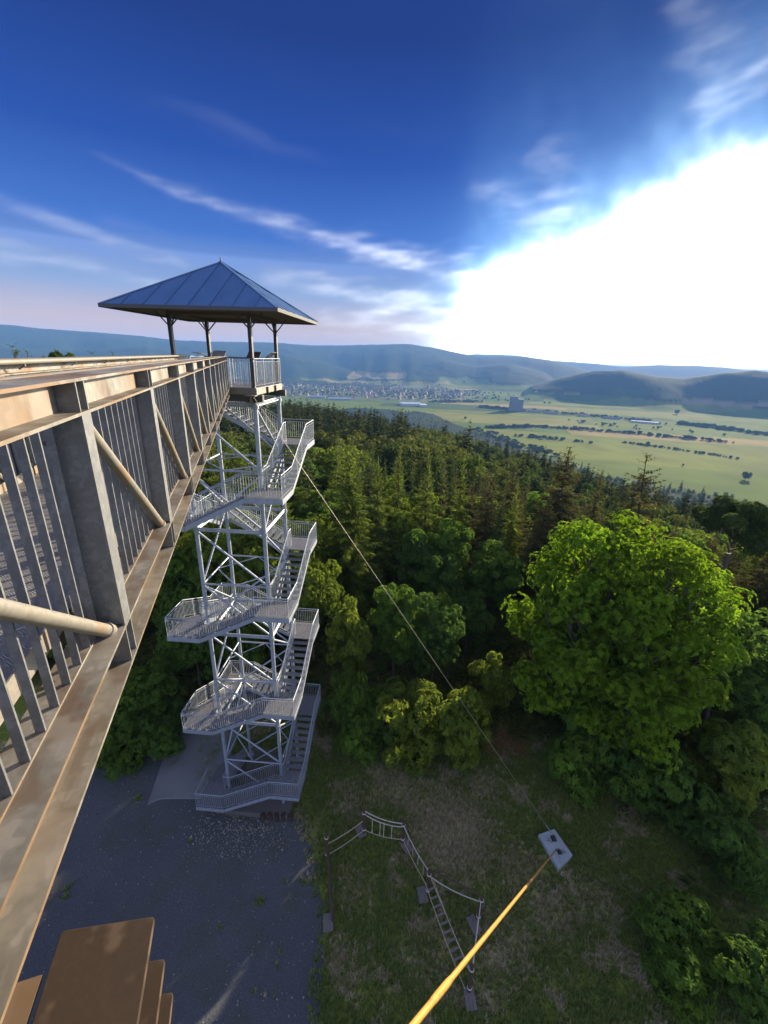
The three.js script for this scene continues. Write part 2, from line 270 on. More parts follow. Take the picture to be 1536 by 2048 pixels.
// ---------------------------------------------------------------- footbridge
const YB = (d) => 1.70 - d;                              // height in the bridge's axes of a point d below the eye
const bridge = base('footbridge', 0, EYE - 1.70, 0, 17.54 * D2R);
tag(bridge, 'galvanised steel truss footbridge with rust-brown chords leading to the roofed tower', 'footbridge');
{
  const PITCH = 1.62, nodes = []; for (let i = 0; i < 13; i++) nodes.push(0.80 + PITCH * i);
  for (const s of [1, -1]) {
    const o = s > 0 ? -0.75 : -2.65, end = s > 0 ? 20.84 : 21.56, start = -0.55, L = (d) => o - s * d;   // L(d): d metres inward of the outer face
    const beam = (top, depth, w, tf, tw) => merged([span(L(0), L(w), YB(top), YB(top + tf), -start, -end), span(L(w / 2 - tw / 2), L(w / 2 + tw / 2), YB(top + tf), YB(top + depth - tf), -start, -end), span(L(0), L(w), YB(top + depth - tf), YB(top + depth), -start, -end)]);
    addMesh('top_chord', beam(0.13, 0.165, 0.2, 0.014, 0.012), stained, bridge);
    addMesh('bottom_chord', beam(1.45, 0.25, 0.24, 0.016, 0.012), stained, bridge);
    addMesh('baluster_plate', span(L(0.115), L(0.238), YB(1.438), YB(1.449), -start, -end), stained, bridge);
    // handrail on the inner side
    for (let a = 0.3; a < end - 0.3; a += 0.81) addMesh('bolt', tube(V3(L(0.198), YB(1.438), -a), V3(L(0.198), YB(1.426), -a), 0.016, 6), rusty, bridge);
    addMesh('handrail', tube(V3(L(0.265), YB(0.155), -start), V3(L(0.265), YB(0.155), -end), 0.03, 14), tubeSteel, bridge);
    const all = [...nodes]; if (s < 0) all.push(nodes[12] + 1.25);
    for (const a of all) {
      for (const k of [-0.055, 0.055]) {
        addMesh('stiffener', span(L(0.003), L(0.093), YB(0.1455), YB(0.2795), -(a + k - 0.006), -(a + k + 0.006)), greySteel, bridge);
        addMesh('stiffener', span(L(0.003), L(0.112), YB(1.4675), YB(1.6825), -(a + k - 0.006), -(a + k + 0.006)), greySteel, bridge);
      }
      // upright: box section with an inner flange
      const up = merged([span(L(0.002), L(0.014), YB(0.296), YB(1.449), -(a - 0.06), -(a + 0.06)), span(L(0.014), L(0.128), YB(0.296), YB(1.437), -(a - 0.058), -(a + 0.046)), span(L(0.134), L(0.15), YB(0.296), YB(1.437), -(a - 0.04), -(a + 0.05)), span(L(0.155), L(0.20), YB(0.296), YB(1.437), -(a - 0.056), -(a + 0.05))]);
      addMesh('upright', up, greySteel, bridge);
      for (const k of [-1, 1]) { const sh = new THREE.Shape([new THREE.Vector2(0, 0), new THREE.Vector2(k * 0.16, 0), new THREE.Vector2(0, 0.16)]), gg = new THREE.ExtrudeGeometry(sh, { depth: 0.01, bevelEnabled: false }).rotateY(Math.PI / 2).translate(L(0.07) - 0.005, YB(1.4485), -(a - k * 0.061)); addMesh('gusset', gg, greySteel, bridge); }
      addMesh('bolt', tube(V3(L(0.165), YB(0.42), -(a - 0.056)), V3(L(0.165), YB(0.42), -(a - 0.074)), 0.014, 6), darkSteel, bridge);
      addMesh('handrail_bracket', merged([bar(V3(L(0.205), YB(0.24), -(a + 0.4)), V3(L(0.262), YB(0.20), -(a + 0.4)), 0.02, 0.012), bar(V3(L(0.262), YB(0.205), -(a + 0.4)), V3(L(0.262), YB(0.16), -(a + 0.4)), 0.02, 0.02)]), greySteel, bridge);
    }
    for (let i = -1; i < 12; i++) {
      const a = 0.80 + PITCH * i;
      addMesh('diagonal', tube(V3(L(0.07), YB(0.305), -(a + 0.075)), V3(L(0.07), YB(1.449), -(a + PITCH - 0.10)), 0.034, 18), tubeSteel, bridge);
      addMesh('weld_collar', tube(V3(L(0.07), YB(1.41), -(a + PITCH - 0.145)), V3(L(0.07), YB(1.4485), -(a + PITCH - 0.098)), 0.040, 14), stained, bridge);
    }
    // balusters: flat bars edge-on to the bridge
    const gBal = bx(0, 0, 0, 0.034, 1.143, 0.010);
    for (let a = -0.42, n = 0; a < end - 0.1; a += 0.137, n++) {
      if (nodes.some((b) => Math.abs(b - a) < 0.075)) continue;
      const m = addMesh('baluster', gBal, greySteel, bridge); m.position.set(L(0.118 + 0.017), (YB(0.295) + YB(1.438)) / 2, -a);
    }
    for (let i = -1; i < 13; i++) {
      const a0 = Math.max(start, 0.80 + PITCH * i + 0.02), a1 = Math.min(end, 0.80 + PITCH * (i + 1) - 0.02); if (a1 - a0 < 0.1) continue;
      addMesh('toe_plate', span(L(0.262), L(0.270), YB(1.275), YB(1.385), -a0, -a1), tubeSteel, bridge);
    }
  }
  for (let i = -1; i < 13; i++) {
    const a0 = Math.max(-0.55, 0.80 + PITCH * i + 0.004), a1 = Math.min(20.84, 0.80 + PITCH * (i + 1) - 0.004);
    addMesh('deck_panel', span(-0.75 - 0.285, -2.65 + 0.285, YB(1.36), YB(1.368), -a0, -a1), treadPlate, bridge);
    addMesh('cross_beam', merged([span(-0.99, -2.41, YB(1.372), YB(1.384), -(a0 + 0.02), -(a0 + 0.14)), span(-0.99, -2.41, YB(1.384), YB(1.60), -(a0 + 0.075), -(a0 + 0.085))]), darkSteel, bridge);
  }
  // last plate, cut to the tower's skewed edge
  const sh = new THREE.Shape([[-1.035, -20.85], [-1.035, -20.97], [-2.365, -21.47], [-2.365, -20.85]].map((p) => new THREE.Vector2(p[0], p[1])));
  const g = new THREE.ExtrudeGeometry(sh, { depth: 0.008, bevelEnabled: false }).rotateX(Math.PI / 2); g.translate(0, YB(1.36), 0);
  g.applyMatrix4(new THREE.Matrix4()); addMesh('deck_panel', g, treadPlate, bridge);
}

// ---------------------------------------------------------------- the tower the camera stands on (only its edge shows)
{
  const t = base('camera_tower', 0, 0, 0, 17.54 * D2R);
  tag(t, 'rust-brown stacked steel bracket plates at the corner of the camera tower', 'tower');
  const Y = (d) => EYE - d;
  const rounded = (d) => { const sh = new THREE.Shape(), x0 = -0.672, x1 = -0.409, z0 = -1.045, z1 = -0.25, r = 0.012; sh.moveTo(x0 + r, z0); sh.lineTo(x1 - r, z0 + 0.035); sh.quadraticCurveTo(x1, z0 + 0.035, x1, z0 + 0.035 + r); sh.lineTo(x1, z1); sh.lineTo(x0, z1); sh.lineTo(x0, z0 + r); sh.quadraticCurveTo(x0, z0, x0 + r, z0); const g = new THREE.ExtrudeGeometry(sh, { depth: 0.012, bevelEnabled: true, bevelSize: 0.0025, bevelThickness: 0.0025, bevelSegments: 2 }); g.rotateX(Math.PI / 2); g.translate(0, Y(d), 0); return g; };
  for (const d of [1.70, 1.93, 2.13]) addMesh('bracket_plate', rounded(d), rusty, t);
  addMesh('bracket_web', span(-0.546, -0.534, Y(1.72), Y(2.5), -0.9, -0.25), rusty, t);
  addMesh('bearing_plate', span(-0.69, -1.0, Y(1.702), Y(1.714), -0.952, -0.2), stained, t);
  addMesh('viewing_deck', span(-2.9, 1.1, Y(1.36), Y(1.44), 0.55, 3.9), grating, t);
  for (const [x, z] of [[-0.55, 0.3], [1.0, 0.65], [-2.8, 3.8], [1.0, 3.8]]) addMesh('leg', tube(V3(x, 0, z), V3(x, Y(1.45), z), 0.11, 12), steel, t);
  addMesh('edge_beam', span(-2.9, 1.1, Y(1.445), Y(1.7), 0.45, 0.55), stained, t);
}

// ---------------------------------------------------------------- railings
function railing(pts, { gap = 0.125, hgt = 1.1, postEvery = 1.15, ends = true } = {}) {
  const f = [], b = [], up = (p, h) => V3(p.x, p.y + h, p.z);
  for (let i = 1; i < pts.length; i++) {
    const p = pts[i - 1], q = pts[i], L = Math.hypot(q.x - p.x, q.z - p.z); if (L < 0.05) continue;
    f.push(tube(up(p, hgt), up(q, hgt), 0.024, 8), bar(up(p, hgt - 0.13), up(q, hgt - 0.13), 0.026, 0.012), bar(up(p, 0.10), up(q, 0.10), 0.026, 0.012));
    const n = Math.max(1, Math.round(L / postEvery));
    for (let k = 0; k <= n; k++) { if (k === n && i < pts.length - 1) continue; const r = p.clone().lerp(q, k / n); f.push(bar(up(r, -0.12), up(r, hgt), 0.012, 0.045)); }
    const m = Math.max(2, Math.round(L / gap));
    for (let k = 1; k < m; k++) { const r = p.clone().lerp(q, k / m); b.push(bar(up(r, 0.10), up(r, hgt - 0.13), 0.014, 0.014)); }
  }
  for (const p of pts.slice(1, -1)) f.push(new THREE.SphereGeometry(0.024, 8, 6).translate(p.x, p.y + hgt, p.z));
  return { frame: merged(f), bars: merged(b) };
}
function addRailing(parent, pts, opt, mat = steel) {
  const { frame, bars } = railing(pts, opt);
  addMesh('railing', frame, mat, parent);
  tag(addMesh('railing_bars', bars, mat, parent), null, null, null, 'stuff');
}

// ---------------------------------------------------------------- the lookout tower
const TX = -7.6, TZ = -21.6, TROT = -3.5 * D2R;
const tower = base('lookout_tower', TX, 0, TZ, TROT);
tag(tower, 'tall galvanised steel lookout tower with square spiral stairs and pyramid roof', 'tower');
const towerPoint = (x, y, z) => tower.localToWorld(V3(x, y, z));
tower.updateMatrixWorld(true);
const HS = 1.75, HI = 1.95, HO = 3.25, LE = 1.5;
{
  const Y = (d) => EYE - d;
  const C = { L: [-1, 1], BL: [-1, -1], BR: [1, -1], N: [1, 1] }, order = ['L', 'BL', 'BR', 'N'];
  for (const k of order) addMesh('leg', merged([tube(V3(C[k][0] * HS, 0.15, C[k][1] * HS), V3(C[k][0] * HS, Y(1.78), C[k][1] * HS), 0.105, 16), ...[2.18, 8.42, 14.66, 20.9].map((d) => tube(V3(C[k][0] * HS, Y(d + 0.16), C[k][1] * HS), V3(C[k][0] * HS, Y(d - 0.02), C[k][1] * HS), 0.15, 16)), tube(V3(C[k][0] * HS, 0.1, C[k][1] * HS), V3(C[k][0] * HS, 0.16, C[k][1] * HS), 0.26, 12)]), steel, tower);
  const levA = [2.18, 8.42, 14.66, 20.9], levB = [5.3, 11.54, 17.78, 24.02];
  const faces = [['L', 'N'], ['BL', 'L'], ['BL', 'BR'], ['N', 'BR']];
  const at = (k, d, inset = 0.1) => V3(C[k][0] * HS, Y(d), C[k][1] * HS);
  const brace = (p, q, r) => { const dir = q.clone().sub(p).normalize(); addMesh('brace', merged([tube(p.clone().addScaledVector(dir, 0.10), q.clone().addScaledVector(dir, -0.10), r, 10)]), steel, tower); };
  for (const [a, b] of faces) {
    for (const d of levA) { const p = at(a, d), q = at(b, d); addMesh('ring_beam', merged([tube(p.clone().add(V3(0, 0.05, 0)), q.clone().add(V3(0, 0.05, 0)), 0.05, 10), tube(p.clone().add(V3(0, -0.06, 0)), q.clone().add(V3(0, -0.06, 0)), 0.05, 10)]), steel, tower); }
    for (const d of levB) brace(at(a, d), at(b, d), 0.05);
    const lv = [2.18, 5.3, 8.42, 11.54, 14.66, 17.78, 20.9, 24.02, 27.1];
    for (let i = 0; i + 1 < lv.length; i++) { const flip = (i % 2 === 1) && (a === 'N' || a === 'BL'); brace(at(flip ? b : a, lv[i] + 0.1), at(flip ? a : b, lv[i + 1] - 0.08), 0.055); }
  }
  for (const d of levB) { // inner tie, midpoint to midpoint
    const m = [V3(0, Y(d), HS), V3(-HS, Y(d), 0), V3(0, Y(d), -HS), V3(HS, Y(d), 0)];
    for (let i = 0; i < 4; i++) addMesh('tie', tube(m[i], m[(i + 1) % 4], 0.034, 8), steel, tower);
  }
  // stairs
  const RISE = 1.56; let d = 1.42; const stops = [];
  for (let i = 0; d < 27; i++) { stops.push([order[i % 4], d]); d += RISE; }
  const corner = (k, x, z) => [C[k][0] * x, C[k][1] * z];
  stops.forEach(([k, dd], i) => {
    const sx = C[k][0], sz = C[k][1], y = Y(dd), P = (x, z) => V3(sx * x, y, sz * z);
    const floor = addMesh('landing', merged([span(sx * LE, sx * HO, y - 0.05, y, sz * HI, sz * HO), span(sx * HI, sx * HO, y - 0.05, y, sz * LE, sz * (HI - 0.002))]), grating, tower);
    const fas = (p, q) => bar(p.clone().add(V3(0, -0.14, 0)), q.clone().add(V3(0, -0.14, 0)), 0.012, 0.26);
    addMesh('fascia', merged([fas(P(LE, HO), P(HO, HO)), fas(P(HO, HO), P(HO, LE)), fas(P(LE, HI), P(HI, HI)), fas(P(HI, HI), P(HI, LE)), bar(P(HI, HO).add(V3(0, -0.16, 0)), P(HI, HI).add(V3(0, -0.16, 0)), 0.08, 0.12), bar(P(HS, HS).add(V3(0, -0.2, 0)), P(HO - 0.1, HO - 0.1).add(V3(0, -0.2, 0)), 0.10, 0.14)]), steel, floor);
    const e = 0.03;
    // which of the two ends carries the flight up and which the flight down
    if (i === 0) addRailing(floor, [P(LE, HO - e), P(HO - e, HO - e), P(HO - e, LE)]);
    else addRailing(floor, [P(LE, HO - e), P(HO - e, HO - e), P(HO - e, LE)]);
    if (i > 0) addRailing(floor, [P(LE, HI + e), P(HI + e, HI + e), P(HI + e, LE)]);
    // flight down to the next stop
    const last = i + 1 >= stops.length, nk = order[(i + 1) % 4], nd = last ? EYE - 0.16 : stops[i + 1][1];
    const nx = C[nk][0], nz = C[nk][1], alongX = sx !== nx, yn = EYE - nd, n = 9;
    const a0 = LE, a1 = -LE;                         // along the side, in the sign of the starting corner
    const pos = (a, w, yy) => (alongX ? V3(sx * a, yy, sz * w) : V3(sx * w, yy, sz * a));
    const off = -0.15;
    const flight = addMesh('stair_flight', merged([HI + 0.02, HO - 0.02].map((w) => bar(pos(a0, w, y + off), pos(a1, w, yn + off), 0.012, 0.22))), steel, tower);
    const run = (a0 - a1) / (n - 1);
    for (let s = 0; s < n - 1; s++) {
      const a = a0 - run * (s + 0.5), yy = y - (y - yn) * (s + 1) / n, wide = HO - HI - 0.07;
      const g = alongX ? bx(0, 0, 0, 0.29, 0.035, wide) : bx(0, 0, 0, wide, 0.035, 0.29);
      const m = addMesh('tread', g, grating, flight); m.position.copy(pos(a, (HI + HO) / 2, yy - 0.018));
    }
    for (const w of [HI + 0.03, HO - 0.03]) addRailing(flight, [pos(a0, w, y), pos(a1, w, yn)], { postEvery: 1.0 });
  });
  // platform
  const pf = 1.9, y = Y(1.42);
  const plat = addMesh('platform', span(-pf, pf, y - 0.06, y, -pf, pf), treadPlate, tower);
  addMesh('edge_channel', merged([span(-pf, pf, y - 0.30, y - 0.062, pf, pf + 0.02), span(-pf, pf, y - 0.30, y - 0.062, -pf - 0.02, -pf), span(pf, pf + 0.02, y - 0.30, y - 0.062, -pf, pf), span(-pf - 0.02, -pf, y - 0.30, y - 0.062, -pf, pf)]), tubeSteel, plat);
  for (let i = -3; i <= 3; i++) addMesh('joist', span(-pf + 0.02, pf - 0.02, y - 0.26, y - 0.065, i * 0.56 - 0.05, i * 0.56 + 0.05), darkSteel, plat);
  for (const k of [-1, 1]) addMesh('main_beam', span(-pf - 0.25, pf + 0.25, y - 0.62, y - 0.302, k * HS - 0.11, k * HS + 0.11), darkSteel, plat);
  for (const k of [0, 1]) addMesh('edge_bracket', span(pf + 0.022, pf + 0.10, y - 0.30, y - 0.02, -0.75 + k * 1.2, -0.65 + k * 1.2), darkSteel, plat);
  addMesh('bearing_bracket', merged([span(HS - 0.28, HS + 0.2, y - 0.34, y - 0.302, HS + 0.11, HS + 0.5), span(HS - 0.06, HS - 0.04, y - 0.62, y - 0.34, HS + 0.111, HS + 0.45), span(HS - 0.28, HS + 0.2, y - 0.66, y - 0.622, HS - 0.3, HS + 0.45)]), tubeSteel, plat);
  const P = (x, z) => V3(x, y, z), rl = { hgt: 1.22 };
  addRailing(plat, [P(0.78, pf - 0.03), P(pf - 0.03, pf - 0.03), P(pf - 0.03, -pf + 0.03), P(-pf + 0.03, -pf + 0.03), P(-pf + 0.03, 0.1)], rl, darkRail);
  addRailing(plat, [P(-1.42, pf - 0.03), P(-pf + 0.03, pf - 0.03), P(-pf + 0.03, 1.55)], rl, darkRail);
  // roof
  const eave = EYE + 1.52, apex = EYE + 3.79, RH = 3.535;
  for (const k of order) {
    const x = C[k][0] * HS, z = C[k][1] * HS;
    addMesh('roof_post', merged([span(x - 0.075, x + 0.075, y + 0.0, eave + 0.12, z - 0.012, z + 0.012), span(x - 0.075, x - 0.06, y, eave + 0.12, z - 0.075, z + 0.075), span(x + 0.06, x + 0.075, y, eave + 0.12, z - 0.075, z + 0.075)]), darkSteel, tower);
    const hb = eave - 0.55;
    addMesh('knee_brace', tube(V3(x, hb, z), V3(x - C[k][0] * 0.62, eave + 0.08, z), 0.032, 8), darkSteel, tower);
    addMesh('knee_brace', tube(V3(x, hb, z), V3(x, eave + 0.08, z - C[k][1] * 0.62), 0.032, 8), darkSteel, tower);
    addMesh('knee_brace', tube(V3(x, hb, z), V3(x + C[k][0] * 0.62, eave + 0.14, z), 0.028, 8), darkSteel, tower);
  }
  const roof = addMesh('roof', merged([span(-RH + 0.06, RH - 0.06, eave + 0.10, eave + 0.13, -RH + 0.06, RH - 0.06), span(-HS - 0.08, HS + 0.08, eave - 0.04, eave + 0.098, HS - 0.07, HS + 0.07), span(-HS - 0.08, HS + 0.08, eave - 0.04, eave + 0.098, -HS - 0.07, -HS + 0.07), span(HS - 0.07, HS + 0.07, eave - 0.04, eave + 0.098, -HS + 0.071, HS - 0.071), span(-HS - 0.07, -HS + 0.07, eave - 0.04, eave + 0.098, -HS + 0.071, HS - 0.071)]), new THREE.MeshStandardMaterial({ color: lin(.12, .085, .07), roughness: 0.8 }), tower);
  const roofMap = tex(512, 512, (u, v) => { const n = fbm(u * 5, v * 5, 5, 201, 5), f = fbm(u * 40, v * 40, 3, 203, 40); return mix3([.055, .135, .30], [.11, .22, .43], n * .6 + f * .4); }, { repeat: 2.1 });  // blue of the reflected sky is put into the panel colour
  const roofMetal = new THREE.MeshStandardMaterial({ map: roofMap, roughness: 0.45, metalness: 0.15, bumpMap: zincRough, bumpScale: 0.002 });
  const fasciaPaint = new THREE.MeshStandardMaterial({ color: lin(.085, .085, .095), roughness: .8, metalness: 0 });
  const slope = (x, z) => eave + 0.14 + (apex - eave - 0.14) * (1 - Math.max(Math.abs(x), Math.abs(z)) / RH);
  for (let side = 0; side < 4; side++) {
    const turn = new THREE.Matrix4().makeRotationY(side * Math.PI / 2), N = 8, w = 2 * RH / N;
    for (let i = 0; i < N; i++) {
      const x0 = -RH + w * i + 0.004, x1 = x0 + w - 0.008, lift = 0.012 * (hash2(i, side, 4) - 0.5);
      const top = (x) => [x, Math.max(Math.abs(x), 0)];     // where the strip meets the hip
      const poly = [[x0, RH], [x1, RH], [x1, Math.abs(x1)]]; if (x0 * x1 < 0) poly.push([0, 0]); poly.push([x0, Math.abs(x0)]);
      const pts = poly.filter((p, k) => k === 0 || Math.hypot(p[0] - poly[k - 1][0], p[1] - poly[k - 1][1]) > 1e-4);
      const pos = [], uv = [], idx = [], n = pts.length;
      for (const dy of [0, -0.03]) for (const [x, z] of pts) { pos.push(x, slope(x, z) + dy + lift * (z / RH), z); uv.push(x + side * 3 + i * 0.7, z * 1.2 + i * 1.3); }
      for (let k = 1; k + 1 < n; k++) { idx.push(0, k, k + 1); idx.push(n, n + k + 1, n + k); }
      for (let k = 0; k < n; k++) { const k2 = (k + 1) % n; idx.push(k, n + k, k2, k2, n + k, n + k2); }
      let g = new THREE.BufferGeometry(); g.setAttribute('position', new THREE.Float32BufferAttribute(pos, 3)); g.setAttribute('uv', new THREE.Float32BufferAttribute(uv, 2)); g.setIndex(idx); g = g.toNonIndexed(); g.computeVertexNormals(); g.applyMatrix4(turn);
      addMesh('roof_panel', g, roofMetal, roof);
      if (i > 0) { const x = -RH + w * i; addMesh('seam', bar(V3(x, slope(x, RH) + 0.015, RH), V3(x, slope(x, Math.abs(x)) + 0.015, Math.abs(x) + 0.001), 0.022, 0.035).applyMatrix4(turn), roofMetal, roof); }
    }
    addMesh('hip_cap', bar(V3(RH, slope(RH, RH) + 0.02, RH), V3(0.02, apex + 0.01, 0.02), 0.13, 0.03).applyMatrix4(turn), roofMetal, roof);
    addMesh('eave_fascia', span(-RH - 0.02, RH + 0.02, eave + 0.02, eave + 0.155, RH + 0.002, RH + 0.02).applyMatrix4(turn), fasciaPaint, roof);
  }
  addMesh('finial', merged([tube(V3(0, apex - 0.05, 0), V3(0, apex + 0.2, 0), 0.03, 8), new THREE.ConeGeometry(0.12, 0.1, 12).translate(0, apex + 0.03, 0)]), darkSteel, roof);
  // foundation and last steps' footing
  addMesh('foundation', merged([span(-2.35, 2.35, 0.0, 0.42, 0.9, 2.6), span(-2.35, 2.35, 0, 0.12, -2.4, 0.899)]), new THREE.MeshStandardMaterial({ color: lin(.12, .11, .105), roughness: 0.95, bumpMap: stainRough, bumpScale: 0.01 }), tower);
}
// information boards on the platform rail
{
  const board = (x, z, turn, label, c, tilt = 0.6) => {
    const w = towerPoint(x, EYE - 1.42 + 1.22, z), g = base('information_board', w.x, w.y, w.z, TROT + turn); tag(g, label, 'board', 'information boards on the tower rail');
    const T = (geo) => geo.rotateX(tilt).translate(0, 0.16, 0.02);
    addMesh('board_frame', T(merged([span(-0.34, 0.34, -0.012, 0.006, -0.24, 0.24)])), darkSteel, g);
    addMesh('printed_sheet', T(span(-0.31, 0.31, 0.007, 0.010, -0.21, 0.21)), new THREE.MeshStandardMaterial({ color: c, roughness: 0.35 }), g);
    for (const k of [-0.25, 0.25]) addMesh('bracket', merged([tube(V3(k, -0.02, 0), V3(k, 0.15, 0.02), 0.014, 6)]), darkSteel, g);
  };
  board(1.87, -0.55, Math.PI / 2 * -1, 'tilted board at the right end of the tower rail, beside the far roof post', lin(.22, .17, .13));
  board(0.55, -1.87, 0, 'dark tilted board on the far rail, just left of the front roof post', lin(.10, .09, .09));
  board(-1.3, -1.87, 0, 'pale printed board on the tower rail between the two left roof posts', lin(.42, .40, .40));
  board(-1.87, -0.9, Math.PI / 2, 'dark board seen edge-on just above the bridge handrail, left of the roof posts', lin(.09, .08, .08), 0.12);
}

// ---------------------------------------------------------------- the hilltop: grass, gravel, path
const drySpots = [[4.8, 18.4, 3.8, 1.0], [9.5, 14.6, 2.0, .5], [-1.5, 20.2, 2.0, .5], [1.6, 21.6, 2.6, .7], [-5.6, 17.6, 2.6, .7], [6.6, 13.2, 2.6, .45], [8.5, 16.5, 2.2, .5], [-1.0, 15.2, 1.6, .35], [3.0, 12.6, 2.2, .3], [12.5, 15.0, 1.8, .4], [-9.5, 18.4, 2.4, .6], [7.5, 21.5, 1.8, .5]];
{
  const S = 1536, W = 84;
  const map = tex(S, S, (u, v) => {
    const x = u * W - 42, f = v * W - 16;
    const n = fbm(x * 0.35, f * 0.35, 4, 301), m = fbm(x * 1.7, f * 1.7, 3, 303), g = hash2(u * S, v * S, 7), fine = vnoise(x * 9, f * 9, 305);
    let c = mix3([.11, .155, .022], [.22, .25, .05], n * 0.5 + m * 0.3 + fine * 0.3);
    let dry = 0; for (const [dx, df, r, a] of drySpots) dry = Math.max(dry, a * sstep(1.1, 0.25, Math.hypot(x - dx, f - df) / r + (m - 0.5) * 0.9 + (fine - .5) * .5));
    dry = Math.max(dry, 0.75 * sstep(0.56, 0.74, fbm(x * 0.8 + 5, f * 0.8, 4, 311)) * (0.4 + 0.9 * fine));
    c = mix3(c, mix3([.26, .225, .12], [.44, .39, .25], fine), Math.min(1, dry * (0.75 + 0.8 * m)));
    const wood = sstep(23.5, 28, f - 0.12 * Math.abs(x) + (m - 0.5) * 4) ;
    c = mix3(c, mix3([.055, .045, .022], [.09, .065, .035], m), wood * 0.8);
    c = mix3(c, mix3([.12, .05, .025], [.26, .105, .045], fine), sstep(1, .35, Math.hypot(x - 9.9, f - 25.4) / 2.4 + (m - .5) * .8) * .9);
    const k = 0.62 + 0.76 * g; return c.map((q) => q * k);
  });
  map.wrapS = map.wrapT = THREE.ClampToEdgeWrapping;
  const bump = tex(512, 512, (u, v) => fbm(u * 60, v * 60, 3, 321, 60), { srgb: false }); bump.repeat.set(14, 14);
  const rs = [0, 4, 8, 12, 16, 20, 24, 28, 32, 36, 40, 44, 48, 52, 56, 60, 64, 68], N = 96, pos = [], uv = [], idx = [];
  for (const r of rs) for (let i = 0; i < N; i++) { const a = i / N * 2 * Math.PI, x = r * Math.sin(a), z = -r * Math.cos(a); pos.push(x, groundY(x, z) + 0.0, z); uv.push((x + 42) / W, (-z + 16) / W); }
  for (let j = 0; j + 1 < rs.length; j++) for (let i = 0; i < N; i++) { const i2 = (i + 1) % N, a = j * N + i, b = j * N + i2; idx.push(a, b, a + N, b, b + N, a + N); }
  const g = new THREE.BufferGeometry(); g.setAttribute('position', new THREE.Float32BufferAttribute(pos, 3)); g.setAttribute('uv', new THREE.Float32BufferAttribute(uv, 2)); g.setIndex(idx); g.computeVertexNormals();
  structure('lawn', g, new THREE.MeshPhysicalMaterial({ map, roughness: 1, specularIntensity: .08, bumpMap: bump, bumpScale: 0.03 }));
}
const gravelEdge = [[-4.74, 18.92], [-3.6, 17.3], [-2.97, 15.65], [-2.45, 14.6], [-2.28, 13.63], [-2.18, 12.3], [-2.27, 11.03], [-2.14, 10.1], [-2.0, 7], [-1.2, 2], [0, -8], [-28, -8], [-30, 8], [-25, 16], [-21, 20.5], [-19.0, 22.6], [-16.5, 25.0], [-13, 25], [-11.5, 20.4], [-10.2, 19.3], [-8.6, 18.95], [-6.5, 19.25]];
function inPoly(poly, x, y) { let k = false; for (let i = 0, j = poly.length - 1; i < poly.length; j = i++) { const [xi, yi] = poly[i], [xj, yj] = poly[j]; if ((yi > y) !== (yj > y) && x < (xj - xi) * (y - yi) / (yj - yi) + xi) k = !k; } return k; }
{
  const pts = [], R = rng(5);
  gravelEdge.forEach((p, i) => { const q = gravelEdge[(i + 1) % gravelEdge.length], n = Math.max(1, Math.round(Math.hypot(q[0] - p[0], q[1] - p[1]) / 0.22)); for (let k = 0; k < n; k++) { const t = k / n, x = lerp(p[0], q[0], t), f = lerp(p[1], q[1], t), a = (fbm(x * 1.3, f * 1.3, 3, 331) - .5) * 0.7 + (R() - .5) * 0.16; pts.push(new THREE.Vector2(x + a, -(f + a * 0.4))); } });
  const g = new THREE.ShapeGeometry(new THREE.Shape(pts)); g.rotateX(-Math.PI / 2);
  // ShapeGeometry's y becomes -z
  const p = g.attributes.position; for (let i = 0; i < p.count; i++) p.setXYZ(i, p.getX(i), 0.012, -p.getZ(i)); const ix = g.index.array; for (let i = 0; i < ix.length; i += 3) { const t = ix[i]; ix[i] = ix[i + 1]; ix[i + 1] = t; } g.computeVertexNormals();
  const uv = g.attributes.uv; for (let i = 0; i < uv.count; i++) uv.setXY(i, p.getX(i), p.getZ(i));
  const map = tex(1024, 1024, (u, v) => { const n = fbm(u * 5, v * 5, 5, 341, 5), s = hash2(u * 1024, v * 1024, 3), s2 = hash2(u * 512, v * 512, 5), w = sstep(.5, .75, fbm(u * 9, v * 9, 4, 347, 9)); let c = mix3([.050, .056, .064], [.11, .118, .128], n * .6 + s2 * .5); c = mix3(c, [.075, .072, .05], w * .4); const k = s > .985 ? 2.6 : .6 + .8 * s; return c.map((q) => q * k); }, { repeat: 13 });
  const bump = tex(512, 512, (u, v) => 0.5 * hash2(u * 256, v * 256, 9) + .5 * fbm(u * 90, v * 90, 2, 353, 90), { repeat: 7, srgb: false });
  structure('gravel_ground', g, new THREE.MeshStandardMaterial({ map, bumpMap: bump, bumpScale: 0.02, roughness: 0.95 }));
}
{
  const sh = new THREE.Shape(); const q = [[-14.75, 19.55], [-14.3, 20.05], [-11.6, 20.1], [-10.75, 21.5], [-10.6, 31], [-14.4, 31.5], [-15.6, 27], [-15.75, 24.8]];
  sh.moveTo(q[0][0], q[0][1]); sh.bezierCurveTo(-14.6, 19.8, -14.3, 19.98, -13.8, 20.02); for (let i = 2; i < q.length; i++) sh.lineTo(q[i][0], q[i][1]); sh.lineTo(q[0][0], q[0][1]);
  const g = new THREE.ExtrudeGeometry(sh, { depth: 0.09, bevelEnabled: true, bevelSize: 0.02, bevelThickness: 0.015, bevelSegments: 1 }); g.rotateX(-Math.PI / 2); g.translate(0, 0.0, 0);
  const map = tex(512, 512, (u, v) => { const n = fbm(u * 4, v * 4, 5, 361, 4), s = hash2(u * 512, v * 512, 3); return mix3([.15, .155, .165], [.22, .225, .235], n).map((x) => x * (.75 + .5 * s)); }, { repeat: 5 });
  structure('concrete_path', g, new THREE.MeshStandardMaterial({ map, roughness: 0.9 }));
}
